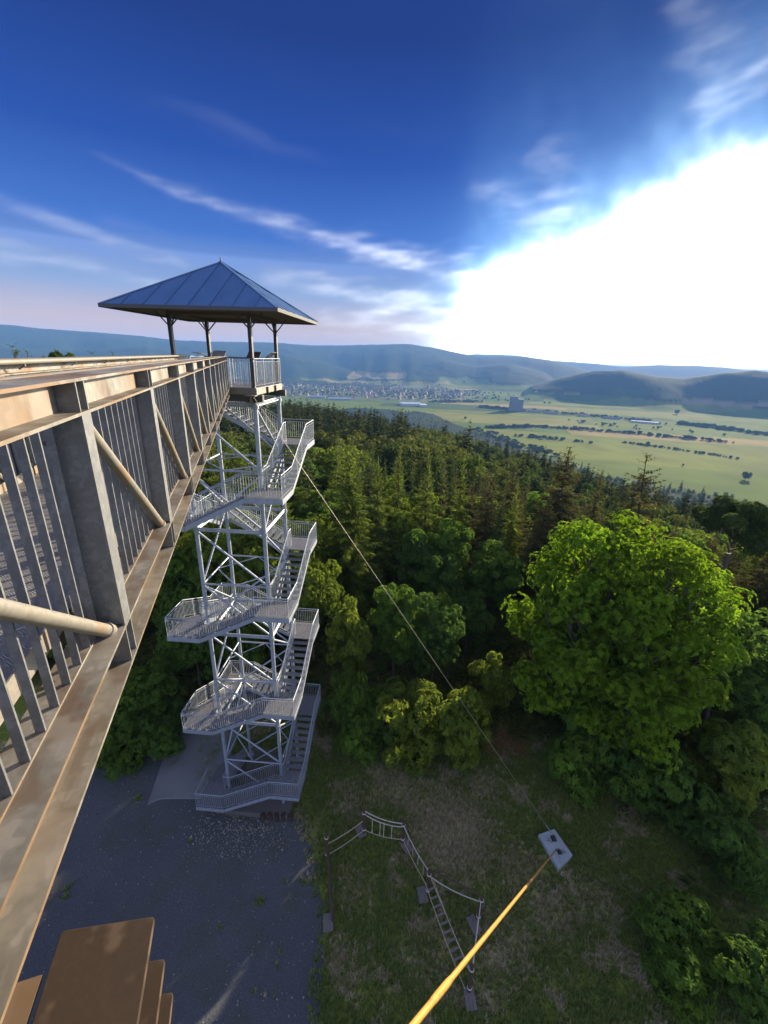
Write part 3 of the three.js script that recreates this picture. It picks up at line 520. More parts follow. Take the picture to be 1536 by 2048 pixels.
// loose pale stones on the gravel, thickest below the tower
{
  const R = rng(91), geo = new THREE.DodecahedronGeometry(1, 0), N = 3200, im = new THREE.InstancedMesh(geo, new THREE.MeshStandardMaterial({ roughness: .9 }), N), m = new THREE.Matrix4(), q = new THREE.Quaternion(), c = new THREE.Color();
  let n = 0; for (let t = 0; t < 60000 && n < N; t++) {
    let x, f; if (R() < .42) { x = -8.2 + (R() + R() - 1) * 3.6; f = 18.2 + (R() + R() - 1) * 1.9; } else { x = -24 + R() * 24; f = 1 + R() * 24; }
    if (!inPoly(gravelEdge, x, f)) continue;
    const s = 0.018 + 0.05 * R() * R(); q.setFromEuler(new THREE.Euler(R() * 6, R() * 6, R() * 6)); m.compose(V3(x, 0.012 + s * 0.35, -f), q, V3(s, s * .7, s)); im.setMatrixAt(n, m); const g = .07 + .24 * R(); im.setColorAt(n, c.setRGB(g, g * .98, g * .95)); n++;
  }
  im.count = n; im.name = numbered('loose_gravel'); im.castShadow = im.receiveShadow = true; tag(im, 'pale loose stones scattered over the dark gravel yard', 'gravel', null, 'stuff'); scene.add(im);
}
// grass tufts
const inView = (x, f, m = 1.12) => { const d = 0.941 * f + 0.339 * EYE, u = x / d, v = (0.339 * f - 0.941 * EYE) / d; return d > 0 && Math.abs(u) < 0.897 * m && Math.abs(v) < 1.196 * m; };
{
  const R = rng(17), pos = [], nor = [];
  for (let b = 0; b < 7; b++) { const a = R() * 6.28, l = 0.10 + 0.12 * R(), w = 0.012 + .01 * R(), lean = 0.05 + 0.10 * R(), ox = (R() - .5) * .10, oz = (R() - .5) * .10, cx = Math.cos(a), sx = Math.sin(a); pos.push(ox - sx * w, 0, oz + cx * w, ox + sx * w, 0, oz - cx * w, ox + cx * lean, l, oz + sx * lean); }
  const geo = new THREE.BufferGeometry(); geo.setAttribute('position', new THREE.Float32BufferAttribute(pos, 3)); geo.computeVertexNormals();
  const N = 85000, im = new THREE.InstancedMesh(geo, new THREE.MeshStandardMaterial({ roughness: 1, side: THREE.DoubleSide }), N), m = new THREE.Matrix4(), q = new THREE.Quaternion(), c = new THREE.Color(); let n = 0;
  for (let t = 0; t < 900000 && n < N; t++) {
    const x = -17 + R() * 43, f = 6 + R() * 23; if (!inView(x, f)) continue; const onGravel = inPoly(gravelEdge, x, f); if (onGravel && (R() > .35 || !(inPoly(gravelEdge, x, f) && (!inPoly(gravelEdge, x + .55, f) || fbm(x * .9, f * .9, 3, 405) > .79)))) continue;
    const dens = fbm(x * 1.1, f * 1.1, 3, 401); if (R() > dens * 1.3) continue;
    let dry = 0; for (const [dx, df, r, a] of drySpots) dry = Math.max(dry, a * sstep(1.1, .2, Math.hypot(x - dx, f - df) / r));
    dry = Math.max(dry, sstep(.55, .75, fbm(x * .8 + 5, f * .8, 4, 311)) * .7);
    const s = .6 + 1.0 * R(); q.setFromAxisAngle(V3(0, 1, 0), R() * 6.28); m.compose(V3(x, 0, -f), q, V3(s, s * (.7 + .6 * R()), s)); im.setMatrixAt(n, m);
    const k = R(); const col = R() < dry * 1.15 ? mix3([.24, .205, .10], [.42, .37, .23], k) : mix3([.085, .135, .022], [.19, .23, .05], k); im.setColorAt(n, c.setRGB(...col)); n++;
  }
  im.count = n; im.name = numbered('grass'); im.castShadow = im.receiveShadow = true; tag(im, 'green and straw coloured grass of the lawn', 'grass', null, 'stuff'); scene.add(im);
}
// row of dark blocks below the stair corner
{
  const mat = new THREE.MeshStandardMaterial({ color: lin(.052, .034, .028), roughness: .9, bumpMap: stainRough, bumpScale: .02 }), words = ['nearest the grass edge', 'second from the grass edge', 'middle one of the row', 'second from the path end', 'at the path end'];
  for (let i = 0; i < 5; i++) { const g = new THREE.CylinderGeometry(.19, .2, .42, 10, 1); g.rotateZ(Math.PI / 2 * 0).scale(1, 1, .8); const m = addMesh('log_block', merged([g, new THREE.CylinderGeometry(.17, .19, .03, 10).translate(0, .225, 0).scale(1, 1, .8)]), mat); m.position.set(-5.35 - i * .43, .21, -(18.92 + (i % 2) * .03)); m.rotation.y = i; tag(m, 'dark upright log block under the lowest stair corner, ' + words[i], 'log', 'log blocks under the stairs'); }
}

// ---------------------------------------------------------------- guy ropes and their anchor
{
  const top = .34, P = [[10.2, 18.25], [11.27, 18.6], [11.8, 17.15], [10.74, 16.42]].map(([x, f]) => new THREE.Vector2(x, f));
  const g = new THREE.ExtrudeGeometry(new THREE.Shape(P), { depth: top, bevelEnabled: true, bevelSize: .02, bevelThickness: .02, bevelSegments: 2 }); g.rotateX(-Math.PI / 2);
  const slab = base('anchor_slab', 0, 0, 0); tag(slab, 'pale blue-grey anchor slab on the lawn where the yellow pole ends', 'slab');
  const map = tex(512, 512, (u, v) => { const n = fbm(u * 5, v * 5, 5, 411, 5), f = fbm(u * 40, v * 40, 3, 413, 40); return mix3(mix3([.27, .32, .36], [.52, .58, .63], n * .6 + f * .4), [.14, .13, .11], sstep(.58, .72, fbm(u * 7, v * 7, 4, 417, 7)) * .7); }, { repeat: 2.2 });
  addMesh('slab_body', g, new THREE.MeshStandardMaterial({ map, roughness: .55, metalness: .1 }), slab);
  addMesh('anchor_plate', merged([span(10.86, 11.16, top + .022, top + .05, -18.2, -17.85).rotateY(0), span(10.99, 11.02, top + .05, top + .25, -18.15, -17.9)]), darkSteel, slab);
  addMesh('anchor_plate', merged([span(10.95, 11.2, top + .022, top + .05, -17.4, -17.12), span(11.05, 11.08, top + .05, top + .2, -17.38, -17.15)]), darkSteel, slab);
  const a = towerPoint(HS + .1, EYE - 1.78, HS + .42), b = V3(10.98, top + .2, -18.1);
  const cab = base('guy_cable', b.x, b.y, b.z); tag(cab, 'thin steel guy cable running from the roofed tower down to the anchor slab', 'cable');
  addMesh('cable_strand', tube(V3(0, 0, 0), a.clone().sub(b), 0.014, 8), new THREE.MeshStandardMaterial({ color: lin(.30, .27, .22), roughness: .5, metalness: .5 }), cab);
  const k = a.clone().sub(b).normalize(); addMesh('turnbuckle', tube(k.clone().multiplyScalar(.2), k.clone().multiplyScalar(1.0), .03, 8), steel, cab);
  const S = V3(10.92, top + .14, -17.35), Pn = V3(.55, EYE - 7.4, -2.72), dir = Pn.clone().sub(S), at = (t) => dir.clone().multiplyScalar(t);
  const pole = base('yellow_pole', S.x, S.y, S.z); tag(pole, 'long yellow-orange tubular pole with a thicker sleeve reaching down to the anchor slab', 'pole');
  const ymap = tex(256, 1024, (u, v) => { const n = fbm(u * 6, v * 24, 4, 421, 6), s = fbm(u * 30, v * 8, 4, 423, 2); return mix3(mix3([.40, .20, .045], [.58, .33, .085], n * .5 + s * .5), [.22, .11, .04], sstep(.58, .8, fbm(u * 8, v * 40, 3, 427, 8)) * .5); }, { repeat: 1 });
  ymap.repeat.set(2, .18);
  const ym = new THREE.MeshPhysicalMaterial({ map: ymap, roughness: .38, clearcoat: .25, clearcoatRoughness: .3 });
  addMesh('lower_tube', tube(at(.03), at(.948), .038, 20), ym, pole);
  addMesh('tip', tube(at(.0), at(.03), .025, 12, .036), darkSteel, pole);
  addMesh('sleeve', merged([tube(at(.936), at(.944), .040, 20, .048), tube(at(.944), at(.968), .048, 20), tube(at(.968), at(.974), .048, 20, .042)]), ym, pole);
  addMesh('upper_tube', tube(at(.974), at(1.24), .041, 20), ym, pole);
}

// ---------------------------------------------------------------- rope course
{
  const bark = tex(256, 512, (u, v) => { const n = fbm(u * 10, v * 4, 4, 431, 2), s = fbm(u * 40, v * 6, 3, 433, 2); return mix3([.042, .024, .017], [.11, .07, .05], n * .5 + s * .5); }, { repeat: .8 });
  const wood = new THREE.MeshStandardMaterial({ map: bark, roughness: .85, bumpMap: stainRough, bumpScale: .006 });
  const greyWoodMap = tex(256, 512, (u, v) => { const s = fbm(u * 50, v * 3, 4, 441, 1), n = fbm(u * 4, v * 4, 4, 443, 4); return mix3([.105, .095, .095], [.22, .20, .195], s * .6 + n * .4); }, { repeat: .6 });
  const greyWood = new THREE.MeshStandardMaterial({ map: greyWoodMap, roughness: .85 });
  const ropeMat = new THREE.MeshStandardMaterial({ color: lin(.46, .38, .26), roughness: .95 }), ropeWhite = new THREE.MeshStandardMaterial({ color: lin(.56, .51, .44), roughness: .95 });
  const P = { A: [-2.69, 16.73, 2.25], B: [-.63, 18.19, 2.2], C: [1.75, 17.68, 1.95], D: [3.05, 15.09, 2.15], E: [5.59, 13.97, 2.1], F: [4.66, 11.26, 2.25] };
  const say = { A: 'beside the gravel edge', B: 'at the far corner nearest the tower', C: 'at the far corner with tied white ropes', D: 'at the top of the rope ladder', E: 'nearest the middle of the yellow pole', F: 'at the foot of the rope ladder' };
  const at = (k, h) => V3(P[k][0], h, -P[k][1]);
  for (const k in P) {
    const g = base('rope_course_post', P[k][0], 0, -P[k][1], 1.3 * P[k][0]); tag(g, 'dark round wooden rope course post ' + say[k], 'post', 'posts of the rope course');
    g.rotation.z = (hash2(k.charCodeAt(0), 1) - .5) * .07; g.rotation.x = (hash2(k.charCodeAt(0), 2) - .5) * .07;
    addMesh('post_shaft', merged([tube(V3(0, -.05, 0), V3(0, P[k][2] - .06, 0), .105, 12, .085), new THREE.CylinderGeometry(.06, .085, .07, 12).translate(0, P[k][2] - .025, 0)]), wood, g);
    for (const h of [P[k][2] - .35, .45]) addMesh('rope_binding', merged([new THREE.TorusGeometry(.105, .018, 6, 16).rotateX(Math.PI / 2).translate(0, h, 0), new THREE.TorusGeometry(.105, .018, 6, 16).rotateX(Math.PI / 2).translate(0, h + .04, 0)]), ropeWhite, g);
  }
  // step boards at the posts: three grey planks each
  const boards = [[-2.25, 13.65, .15, 'at the near end of the balance log'], [-.85, 18.25, .5, 'at the far post nearest the tower'], [1.95, 17.45, .6, 'at the post with tied white ropes'], [2.75, 15.0, .2, 'at the top of the rope ladder'], [5.35, 13.75, .4, 'below the post by the middle of the yellow pole'], [4.65, 11.0, 0.05, 'at the foot of the rope ladder']];
  for (const [x, f, r, w] of boards) { const g = base('step_board', x, 0, -f, r); tag(g, 'grey plank step board ' + w, 'board', 'step boards of the rope course'); for (const k of [-1, 0, 1]) { const m = addMesh('plank', bx(k * .165, .17 + .006 * k, 0, .155, .04, .78), greyWood, g); m.rotation.y = k * .02; } for (const k of [-.28, .28]) addMesh('bearer', bx(0, .075, k, .48, .148, .08), wood, g); }
  function sag(p, q, s, n = 10) { const pts = []; for (let i = 0; i <= n; i++) { const t = i / n, r = p.clone().lerp(q, t); r.y -= s * 4 * t * (1 - t); pts.push(r); } return pts; }
  function ropeThing(name, label, o) { const g = base(name, o.x, o.y, o.z); tag(g, label, 'rope', 'ropes of the rope course'); g.userData.o = undefined; return { g, rope: (pts, r, m = ropeMat, n = 'rope') => addMesh(n, path(pts.map((p) => p.clone().sub(o)), r), m, g) }; }
  let T = ropeThing('rope_span', 'two slack ropes between the gravel-edge post and the far post', at('A', 0)); T.rope(sag(at('A', 1.3), at('B', 1.25), .12), .022); T.rope(sag(at('A', .35), at('B', .35), .1), .022);
  T = ropeThing('rope_net_bridge', 'white double rope with hanging loops between the two far posts', at('B', 0));
  const u1 = sag(at('B', 2.05), at('C', 1.8), .24), u2 = sag(at('B', 1.75), at('C', 1.5), .26), lo = sag(at('B', .4), at('C', .42), .2); T.rope(u1, .026, ropeWhite); T.rope(u2, .026, ropeWhite); T.rope(lo, .022);
  for (const i of [2, 4, 5, 7]) { T.rope([u2[i], lo[i].clone().add(V3(.04, 0, .05))], .014, ropeWhite, 'hanger'); T.rope([u2[i].clone().add(V3(.06, 0, 0)), lo[i]], .014, ropeWhite, 'hanger'); }
  T = ropeThing('rope_rail', 'pale hand rope and foot rope from the tied post to the ladder post', at('C', 0)); const h1 = sag(at('C', 1.6), at('D', 1.9), .22), h2 = sag(at('C', .4), at('D', .6), .14); T.rope(h1, .028, ropeWhite); T.rope(h2, .022); for (const i of [2, 4, 6, 8]) T.rope([h1[i], h2[i].clone().lerp(h1[i], .35)], .012, ropeWhite, 'hanger');
  const br = base('branch_rail', ...at('D', 1.95).toArray()); tag(br, 'crooked brown branch handrail between the ladder post and the yellow pole', 'handrail');
  { const p = sag(at('D', 2.05), at('E', 2.0), -.05, 12), o = at('D', 1.95); p.forEach((v, i) => { if (i > 0 && i < 12) { v.y += (hash2(i, 3) - .45) * .16; v.x += (hash2(i, 4) - .5) * .14; } v.sub(o); }); addMesh('branch', path(p, .042, 8), wood, br); }
  T = ropeThing('rope_span', 'slack rope hanging under the crooked branch handrail', at('D', 0)); T.rope(sag(at('D', 1.6), at('E', 1.65), .22), .024, ropeWhite);
  T = ropeThing('rope_span', 'rope pair from the pole-side post down to the ladder foot post', at('E', 0)); T.rope(sag(at('E', 1.8), at('F', 1.6), .12), .022, ropeWhite); T.rope(sag(at('E', .5), at('F', .4), .08), .022);
  // ladder
  { const o = at('D', 0), g = base('rope_ladder', o.x, o.y, o.z); tag(g, 'grey wooden rope ladder slung between two posts and crossing under the yellow pole', 'ladder');
    const d = at('F', 0).sub(at('D', 0)).normalize(), w = V3(-d.z, 0, d.x).multiplyScalar(.27), a = at('D', 1.25), b = at('F', .55), rails = [1, -1].map((s) => sag(a.clone().addScaledVector(w, s * .9), b.clone().addScaledVector(w, s), .22, 12));
    rails.forEach((r) => addMesh('ladder_rope', path(r.map((p) => p.clone().sub(o)), .018), ropeMat, g));
    for (let i = 1; i < 12; i++) if (i % 1 === 0 && i !== 11) addMesh('rung', bar(rails[0][i].clone().sub(o), rails[1][i].clone().sub(o), .09, .035), greyWood, g);
    addMesh('hand_rope', path(sag(at('D', 1.75), at('F', 1.5), .12).map((p) => p.sub(o)), .018), ropeMat, g); }
  { const a = at('A', .55), b = V3(-2.0, .42, -13.75), g = base('balance_log', a.x, 0, a.z); tag(g, 'slender dark balance log by the gravel edge, running towards the camera', 'log'); const pts = [0, .3, .6, 1].map((t, i) => a.clone().lerp(b, t).add(V3((hash2(i, 8) - .5) * .08, 0, 0)).sub(V3(a.x, 0, a.z))); addMesh('log_stem', path(pts, .085, 10), wood, g); const e = pts[3]; addMesh('log_support', tube(V3(e.x, 0, e.z), V3(e.x, .40, e.z), .08, 10), wood, g); }
}

// ---------------------------------------------------------------- trees
const leafMat = (r, g, b, t = .42) => new THREE.MeshPhysicalMaterial({ color: lin(r, g, b), vertexColors: true, roughness: 1, transmission: t, thickness: 0, side: THREE.DoubleSide, specularIntensity: .12 });
const barkMap = tex(256, 512, (u, v) => { const n = fbm(u * 8, v * 5, 4, 501, 1), s = fbm(u * 24, v * 8, 3, 503, 8); return mix3([.05, .037, .028], [.15, .12, .095], n * .5 + s * .5); }, { repeat: 1.2 });
const barkMat = new THREE.MeshStandardMaterial({ map: barkMap, roughness: .95, bumpMap: barkMap, bumpScale: .01 });
class Soup {   // many small faces
  constructor() { this.p = []; this.c = []; }
  tri(a, b, c, k) { this.p.push(a.x, a.y, a.z, b.x, b.y, b.z, c.x, c.y, c.z); for (let i = 0; i < 3; i++) this.c.push(k[0], k[1], k[2]); }
  leaf(o, dir, side, len, w, k, bend = .18) {   // a folded rhombus
    const m = o.clone().addScaledVector(dir, len * .45), n = side.clone().cross(dir), t = o.clone().addScaledVector(dir, len).addScaledVector(n, -len * bend);
    const l = m.clone().addScaledVector(side, w / 2).addScaledVector(n, len * .04), r = m.clone().addScaledVector(side, -w / 2).addScaledVector(n, len * .04);
    this.tri(o, l, t, k); this.tri(o, t, r, k);
  }
  build() { const g = new THREE.BufferGeometry(); g.setAttribute('position', new THREE.Float32BufferAttribute(this.p, 3)); g.setAttribute('color', new THREE.Float32BufferAttribute(this.c, 3)); g.computeVertexNormals(); return g; }
}
const UP = V3(0, 1, 0);
function unit(R) { const z = R() * 2 - 1, a = R() * 6.283, r = Math.sqrt(1 - z * z); return V3(r * Math.cos(a), z, r * Math.sin(a)); }
function limb(p, q, r0, r1, R, seg = 7, wob = .06) { const n = 4, pts = []; const L = p.distanceTo(q); for (let i = 0; i <= n; i++) { const v = p.clone().lerp(q, i / n); if (i && i < n) v.add(unit(R).multiplyScalar(L * wob)); pts.push(v); } const gs = []; for (let i = 0; i < n; i++) gs.push(tube(pts[i], pts[i + 1], lerp(r0, r1, i / n), seg, lerp(r0, r1, (i + 1) / n))); return gs; }

// a spruce one unit metre = one metre; detail 1 near, 0.4 far
function conifer(seed, { h = 20, r = 3.4, detail = 1, bare = .1, droop = .35, dense = 1, step = .55, fat = .30 }) {
  const R = rng(seed), s = new Soup(), gs = [tube(V3(0, -.3, 0), V3(0, h * .97, 0), .012 * h + .03, 8, .015)];
  const st = step / Math.max(.45, detail);
  for (let y = h * bare; y < h * .985; y += st * (.75 + .5 * R())) {
    const t = y / h, env = Math.pow(1 - t, .82) * (t < bare + .12 ? .55 + .45 * (t - bare) / .12 : 1), nb = Math.max(4, Math.round((t > .85 ? 5 : 6.5) * dense));
    const a0 = R() * 6.28;
    for (let b = 0; b < nb; b++) {
      if (R() > .93) continue;
      const az = a0 + b / nb * 6.283 + (R() - .5) * .6, L = Math.max(.25, r * env * (.7 + .5 * R())), ca = Math.cos(az), sa = Math.sin(az), rise = (t > .75 ? .55 : .12 - droop * (1 - t)) + (R() - .5) * .25;
      const tint = .78 + .44 * R(), yb = y + (R() - .5) * st * 1.5, at = (u) => V3(ca * L * u, yb + L * (rise * u - .42 * u * u + .34 * u * u * u), sa * L * u), fw = V3(ca, 0, sa), sd = V3(-sa, 0, ca);
      if (detail > .7 && L > .8) gs.push(tube(at(0), at(.6), .02 + .006 * L, 4, .008));
      const du = (detail > .7 ? .20 : .42) / L;
      for (let u = .12; u < 1; u += du * (.7 + .6 * R())) {
        const o = at(u), w = (detail > .7 ? .15 : fat) * (.8 + .5 * R());
        for (const sg of [-1, 1]) {
          const lt = Math.min(1.1, L * .42) * (1.08 - u * .75) * (.6 + .7 * R()), dir = fw.clone().multiplyScalar(.55 + .3 * R()).addScaledVector(sd, sg * (.8 + .3 * R())).addScaledVector(UP, -.18 - (detail > .7 ? .45 : .8) * R()).normalize();
          const sv = dir.clone().cross(UP).normalize().addScaledVector(UP, (R() - .5) * 1.1).normalize(), q = tint * (.75 + .5 * R()); s.leaf(o, dir, sv, lt, w * 1.25, [q, q * (1 + .1 * (R() - .5)), q * .9], .12);
        }
        if (detail > .7 && R() < .75) { const q = tint * (.7 + .5 * R()), dir = V3((R() - .5) * .6, -1, (R() - .5) * .6).normalize(); s.leaf(o, dir, sd, .22 + .3 * R(), .12, [q, q, q * .9], 0); }
      }
      const q = tint * 1.05; s.leaf(at(.85), fw.clone().addScaledVector(UP, .15).normalize(), sd, L * .2 + .15, .16, [q, q, q * .9]);
    }
  }
  return { trunk: merged(gs), crown: s.build() };
}
// a broadleaf crown: lobes of leaf clusters on limbs
function broadleaf(seed, { h = 14, rx = 5, ry = 5.5, cy = 8, lobes = 36, clusters = 3200, leaf = .3, per = 6, trunkR = .3, flat = .55, low = -.8, hue = .18, fill = .35, vary = .06, bough = 0 }) {
  const R = rng(seed), s = new Soup(), gs = [], L = [];
  for (let i = 0; i < lobes; i++) { let v; do v = unit(R); while (v.y < low); if (bough) { const yy = 1 - (1 - low) * (i + .5) / lobes, rr = Math.sqrt(1 - yy * yy), a = i * 2.39996; v = V3(rr * Math.cos(a), yy, rr * Math.sin(a)).addScaledVector(v, .16).normalize(); } const k = .60 + .3 * R() + vary * (R() - .5) * 2, sz = (.20 + .16 * R() - vary * .55 * R()) * rx; L.push({ c: V3(v.x * rx * k, cy + v.y * ry * k, v.z * rx * k), r: sz, t: .84 + .32 * R(), y: R() }); }
  if (bough) { const B = L.splice(0); for (const b of B.slice(0, bough)) { b.r = (.24 + .07 * R()) * rx; const k2 = 5 + Math.floor(R() * 4), out = b.c.clone().sub(V3(0, cy, 0)).normalize(); L.push({ c: b.c.clone(), r: b.r * .7, t: b.t * .95, y: b.y }); for (let i = 0; i < k2; i++) { const v = unit(R).addScaledVector(out, .75).addScaledVector(UP, .25).normalize(); L.push({ c: b.c.clone().add(V3(v.x, v.y * .75, v.z).multiplyScalar(b.r * (.75 + .3 * R()))), r: (.085 + .075 * R()) * rx, t: b.t * (.9 + .2 * R()), y: b.y }); } } }
  for (let i = 0; i < lobes * fill; i++) { const v = unit(R).multiplyScalar(.56 * Math.cbrt(R())); L.push({ c: V3(v.x * rx, cy + v.y * ry, v.z * rx), r: .3 * rx, t: .85 + .2 * R(), y: R() }); }
  const fork = V3(0, Math.max(.5, cy - ry * .75), 0);
  gs.push(...limb(V3(0, -.3, 0), fork, trunkR, trunkR * .75, R, 10, .02));
  for (const l of L) if (R() < .6) gs.push(...limb(fork.clone().add(V3(0, R() * ry * .5, 0)), l.c, trunkR * .38, trunkR * .06, R, 5));
  const tot = L.reduce((a, l) => a + l.r * l.r, 0);
  for (const l of L) for (let n = Math.round(clusters * l.r * l.r / tot); n > 0; n--) {
    const v = unit(R), k = .55 + .5 * Math.sqrt(R()), o = V3(l.c.x + v.x * l.r * k * 1.12, l.c.y + v.y * l.r * k * .82, l.c.z + v.z * l.r * k * 1.12); if (o.y < .1) continue;
    const tint = l.t * (.8 + .4 * R()), a0 = R() * 6.28, out = v.clone().addScaledVector(UP, .35).normalize();
    for (let j = 0; j < per; j++) {
      const a = a0 + j / per * 6.283, t1 = out.clone().cross(Math.abs(out.y) > .9 ? V3(1, 0, 0) : UP).normalize(), t2 = out.clone().cross(t1), dir = t1.multiplyScalar(Math.cos(a)).addScaledVector(t2, Math.sin(a)).addScaledVector(out, .35 * R()).addScaledVector(UP, -.25 * R()).normalize();
      const sv = dir.clone().cross(out.clone().addScaledVector(unit(R), .7)).normalize(), q = tint * (.82 + .36 * R()), y = hue * (l.y - .4 + .5 * (R() - .5));
      s.leaf(o, dir, sv, leaf * (.7 + .6 * R()), leaf * flat * (.8 + .4 * R()), [q * (1 + y), q * (1 + y * .4), q * (1 - y)]);
    }
  }
  return { trunk: merged(gs), crown: s.build() };
}
const M = {   // leaf colours; sunlit and shaded looks are partly put into these tints
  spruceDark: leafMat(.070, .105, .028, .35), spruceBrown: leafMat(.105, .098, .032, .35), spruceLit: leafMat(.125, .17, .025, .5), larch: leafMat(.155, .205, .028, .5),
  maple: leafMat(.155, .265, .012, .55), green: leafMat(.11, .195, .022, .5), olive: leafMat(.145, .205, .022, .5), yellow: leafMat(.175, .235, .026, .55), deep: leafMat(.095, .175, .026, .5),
};
const tone = new Map([[M.spruceDark, 'dark'], [M.spruceBrown, 'brown-green'], [M.spruceLit, 'olive-green'], [M.larch, 'pale green'], [M.green, 'mid-green'], [M.olive, 'olive-green'], [M.yellow, 'yellow-green'], [M.deep, 'deep green']]);
function plant(name, label, kit, mat, x, z, sc = 1, turn = 0, cat = 'tree', group, y) {
  const g = base(name, x, y ?? groundY(x, z) - .05, z, turn); tag(g, label, cat, group); g.scale.setScalar(sc);
  addMesh('trunk', kit.trunk, barkMat, g); addMesh('crown', kit.crown, mat, g); return g;
}
// where a thing stands when its top shows in the direction (az, tangent of height) at a distance
const spot = (az, d) => [d * Math.sin(az * D2R), -d * Math.cos(az * D2R)];
const K = {};
K.con = [0, 1, 2, 3].map((i) => conifer(900 + i, { h: 20, r: [4.5, 3.7, 4.9, 4.0][i], detail: 1, droop: [.35, .2, .5, .3][i], bare: [.08, .14, .06, .2][i], step: [.46, .5, .44, .52][i] }));
K.conMid = [0, 1, 2, 3].map((i) => conifer(930 + i, { h: 20, r: [4.1, 3.4, 4.6, 3.8][i], detail: .45, droop: .3, bare: .10, fat: .38 }));
K.sparse = conifer(951, { h: 20, r: 5.2, detail: 1, droop: .10, bare: .25, step: .8, dense: .95 });
K.pine = broadleaf(952, { h: 16, rx: 2.6, ry: 2.6, cy: 13, lobes: 13, clusters: 1500, leaf: .34, per: 6, trunkR: .2, flat: .22, low: -.5, hue: .05, fill: .1 });
K.dec = [0, 1, 2, 3].map((i) => broadleaf(960 + i, { h: 14, rx: [3.9, 3.3, 4.4, 3.0][i], ry: [5, 5.6, 4.6, 5.4][i], cy: [7.6, 8, 7, 7.8][i], lobes: 34, clusters: 2600, leaf: .34, per: 6, trunkR: .2 }));
K.decMid = [0, 1, 2, 3].map((i) => broadleaf(980 + i, { h: 14, rx: [3.9, 3.3, 4.4, 3.0][i], ry: [5, 5.6, 4.6, 5.4][i], cy: [7.6, 8, 7, 7.8][i], lobes: 26, clusters: 620, leaf: .75, per: 4, trunkR: .2 }));
K.shrub = [0, 1, 2].map((i) => broadleaf(1000 + i, { h: 4, rx: [2.1, 1.8, 2.4][i], ry: [2.0, 2.2, 1.8][i], cy: [1.9, 2.1, 1.7][i], lobes: 22, clusters: 1500, leaf: .21, per: 6, trunkR: .08, low: -.95 }));
K.big = broadleaf(1010, { h: 18.5, rx: 6.5, ry: 8.8, cy: 9.5, lobes: 74, bough: 74, clusters: 27000, leaf: .22, per: 7, vary: .03, trunkR: .45, flat: .62, low: -.92, hue: .12, fill: .75 });

plant('maple_tree', 'huge round bright green tree dominating the far edge of the lawn', K.big, M.maple, 16.9, -26.4, 1.0, .4);

// single trees one can point at: [name, label, kit, base height of kit, material, az, tan of top, distance, turn, widen]
const taken = [[17.0, -26.2, 6.5], [TX, TZ, 5.5]];
function single(name, label, kit, kh, mat, az, tan, d, turn = 0, wide = 1, lean = 0, cat = 'tree', group) {
  const [x, z] = spot(az, d), y = groundY(x, z), h = EYE + tan * d - y, sc = h / kh, g = plant(name, label, kit, mat, x, z, sc, turn, cat, group); g.scale.set(sc * wide, sc, sc * wide); g.rotation.z = lean; taken.push([x, z, 2.2 * Math.min(1.4, sc * wide)]); return g;
}
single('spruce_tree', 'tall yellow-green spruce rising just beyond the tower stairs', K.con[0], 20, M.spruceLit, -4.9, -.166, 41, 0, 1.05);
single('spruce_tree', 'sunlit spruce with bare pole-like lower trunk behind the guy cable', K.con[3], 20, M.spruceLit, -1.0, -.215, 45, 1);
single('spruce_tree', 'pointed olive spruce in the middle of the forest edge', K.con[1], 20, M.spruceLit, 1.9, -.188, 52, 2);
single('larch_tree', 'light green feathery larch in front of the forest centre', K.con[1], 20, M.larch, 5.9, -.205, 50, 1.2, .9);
single('larch_tree', 'pale green tall tree between brown spruces', K.con[3], 20, M.larch, 10.6, -.203, 54, 2.2, .8);
single('spruce_tree', 'thin dark pole-like spruce top beside the pale green tree', K.con[1], 20, M.spruceDark, 9.2, -.205, 58, .5, .5);
single('spruce_tree', 'broad brown-green spruce reaching over the meadow skyline', K.con[2], 20, M.spruceBrown, 23.3, -.158, 54, .3, 1.25);
single('spruce_tree', 'brown spruce half hidden left of the broad skyline spruce', K.con[0], 20, M.spruceBrown, 17.2, -.212, 55, 1.3);
single('spruce_tree', 'small narrow brown conifer between the two skyline spruces', K.con[3], 20, M.spruceBrown, 27.4, -.205, 56, 0, .75);
single('spruce_tree', 'leaning sparse brown spruce standing alone against the green field', K.sparse, 20, M.spruceBrown, 33.6, -.150, 50, 2.4, 1.2, -.09);
single('pine_tree', 'dark flat-topped pine at the right edge of the picture', K.pine, 16, M.spruceDark, 41.4, -.205, 46, 1, 1.1);
single('dead_tree', 'thin nearly bare dead tree right of the leaning spruce', conifer(955, { h: 20, r: 1.8, detail: 1, bare: .5, step: 1.7, dense: .5 }), 20, M.spruceBrown, 36.9, -.24, 50, 0, .8);
single('spruce_tree', 'dark spruce behind the crown of the big round tree', K.con[2], 20, M.spruceDark, 29.6, -.252, 47, 1);
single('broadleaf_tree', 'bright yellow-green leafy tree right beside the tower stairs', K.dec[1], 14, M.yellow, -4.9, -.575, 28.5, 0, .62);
single('broadleaf_tree', 'light green tree left of the guy cable at mid height', K.dec[3], 14, M.green, 2.3, -.505, 31, 1, .8);
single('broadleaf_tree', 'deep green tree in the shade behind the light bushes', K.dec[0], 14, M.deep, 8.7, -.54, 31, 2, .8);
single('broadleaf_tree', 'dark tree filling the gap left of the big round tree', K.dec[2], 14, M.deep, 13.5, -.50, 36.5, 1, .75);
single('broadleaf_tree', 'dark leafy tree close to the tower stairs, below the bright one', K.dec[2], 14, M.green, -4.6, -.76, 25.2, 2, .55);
single('hazel_bush', 'pale sunlit bush at the lawn edge, left of the guy cable', K.shrub[0], 4, M.yellow, 4.9, -.885, 24.3, 0, .9, 0, 'bush');
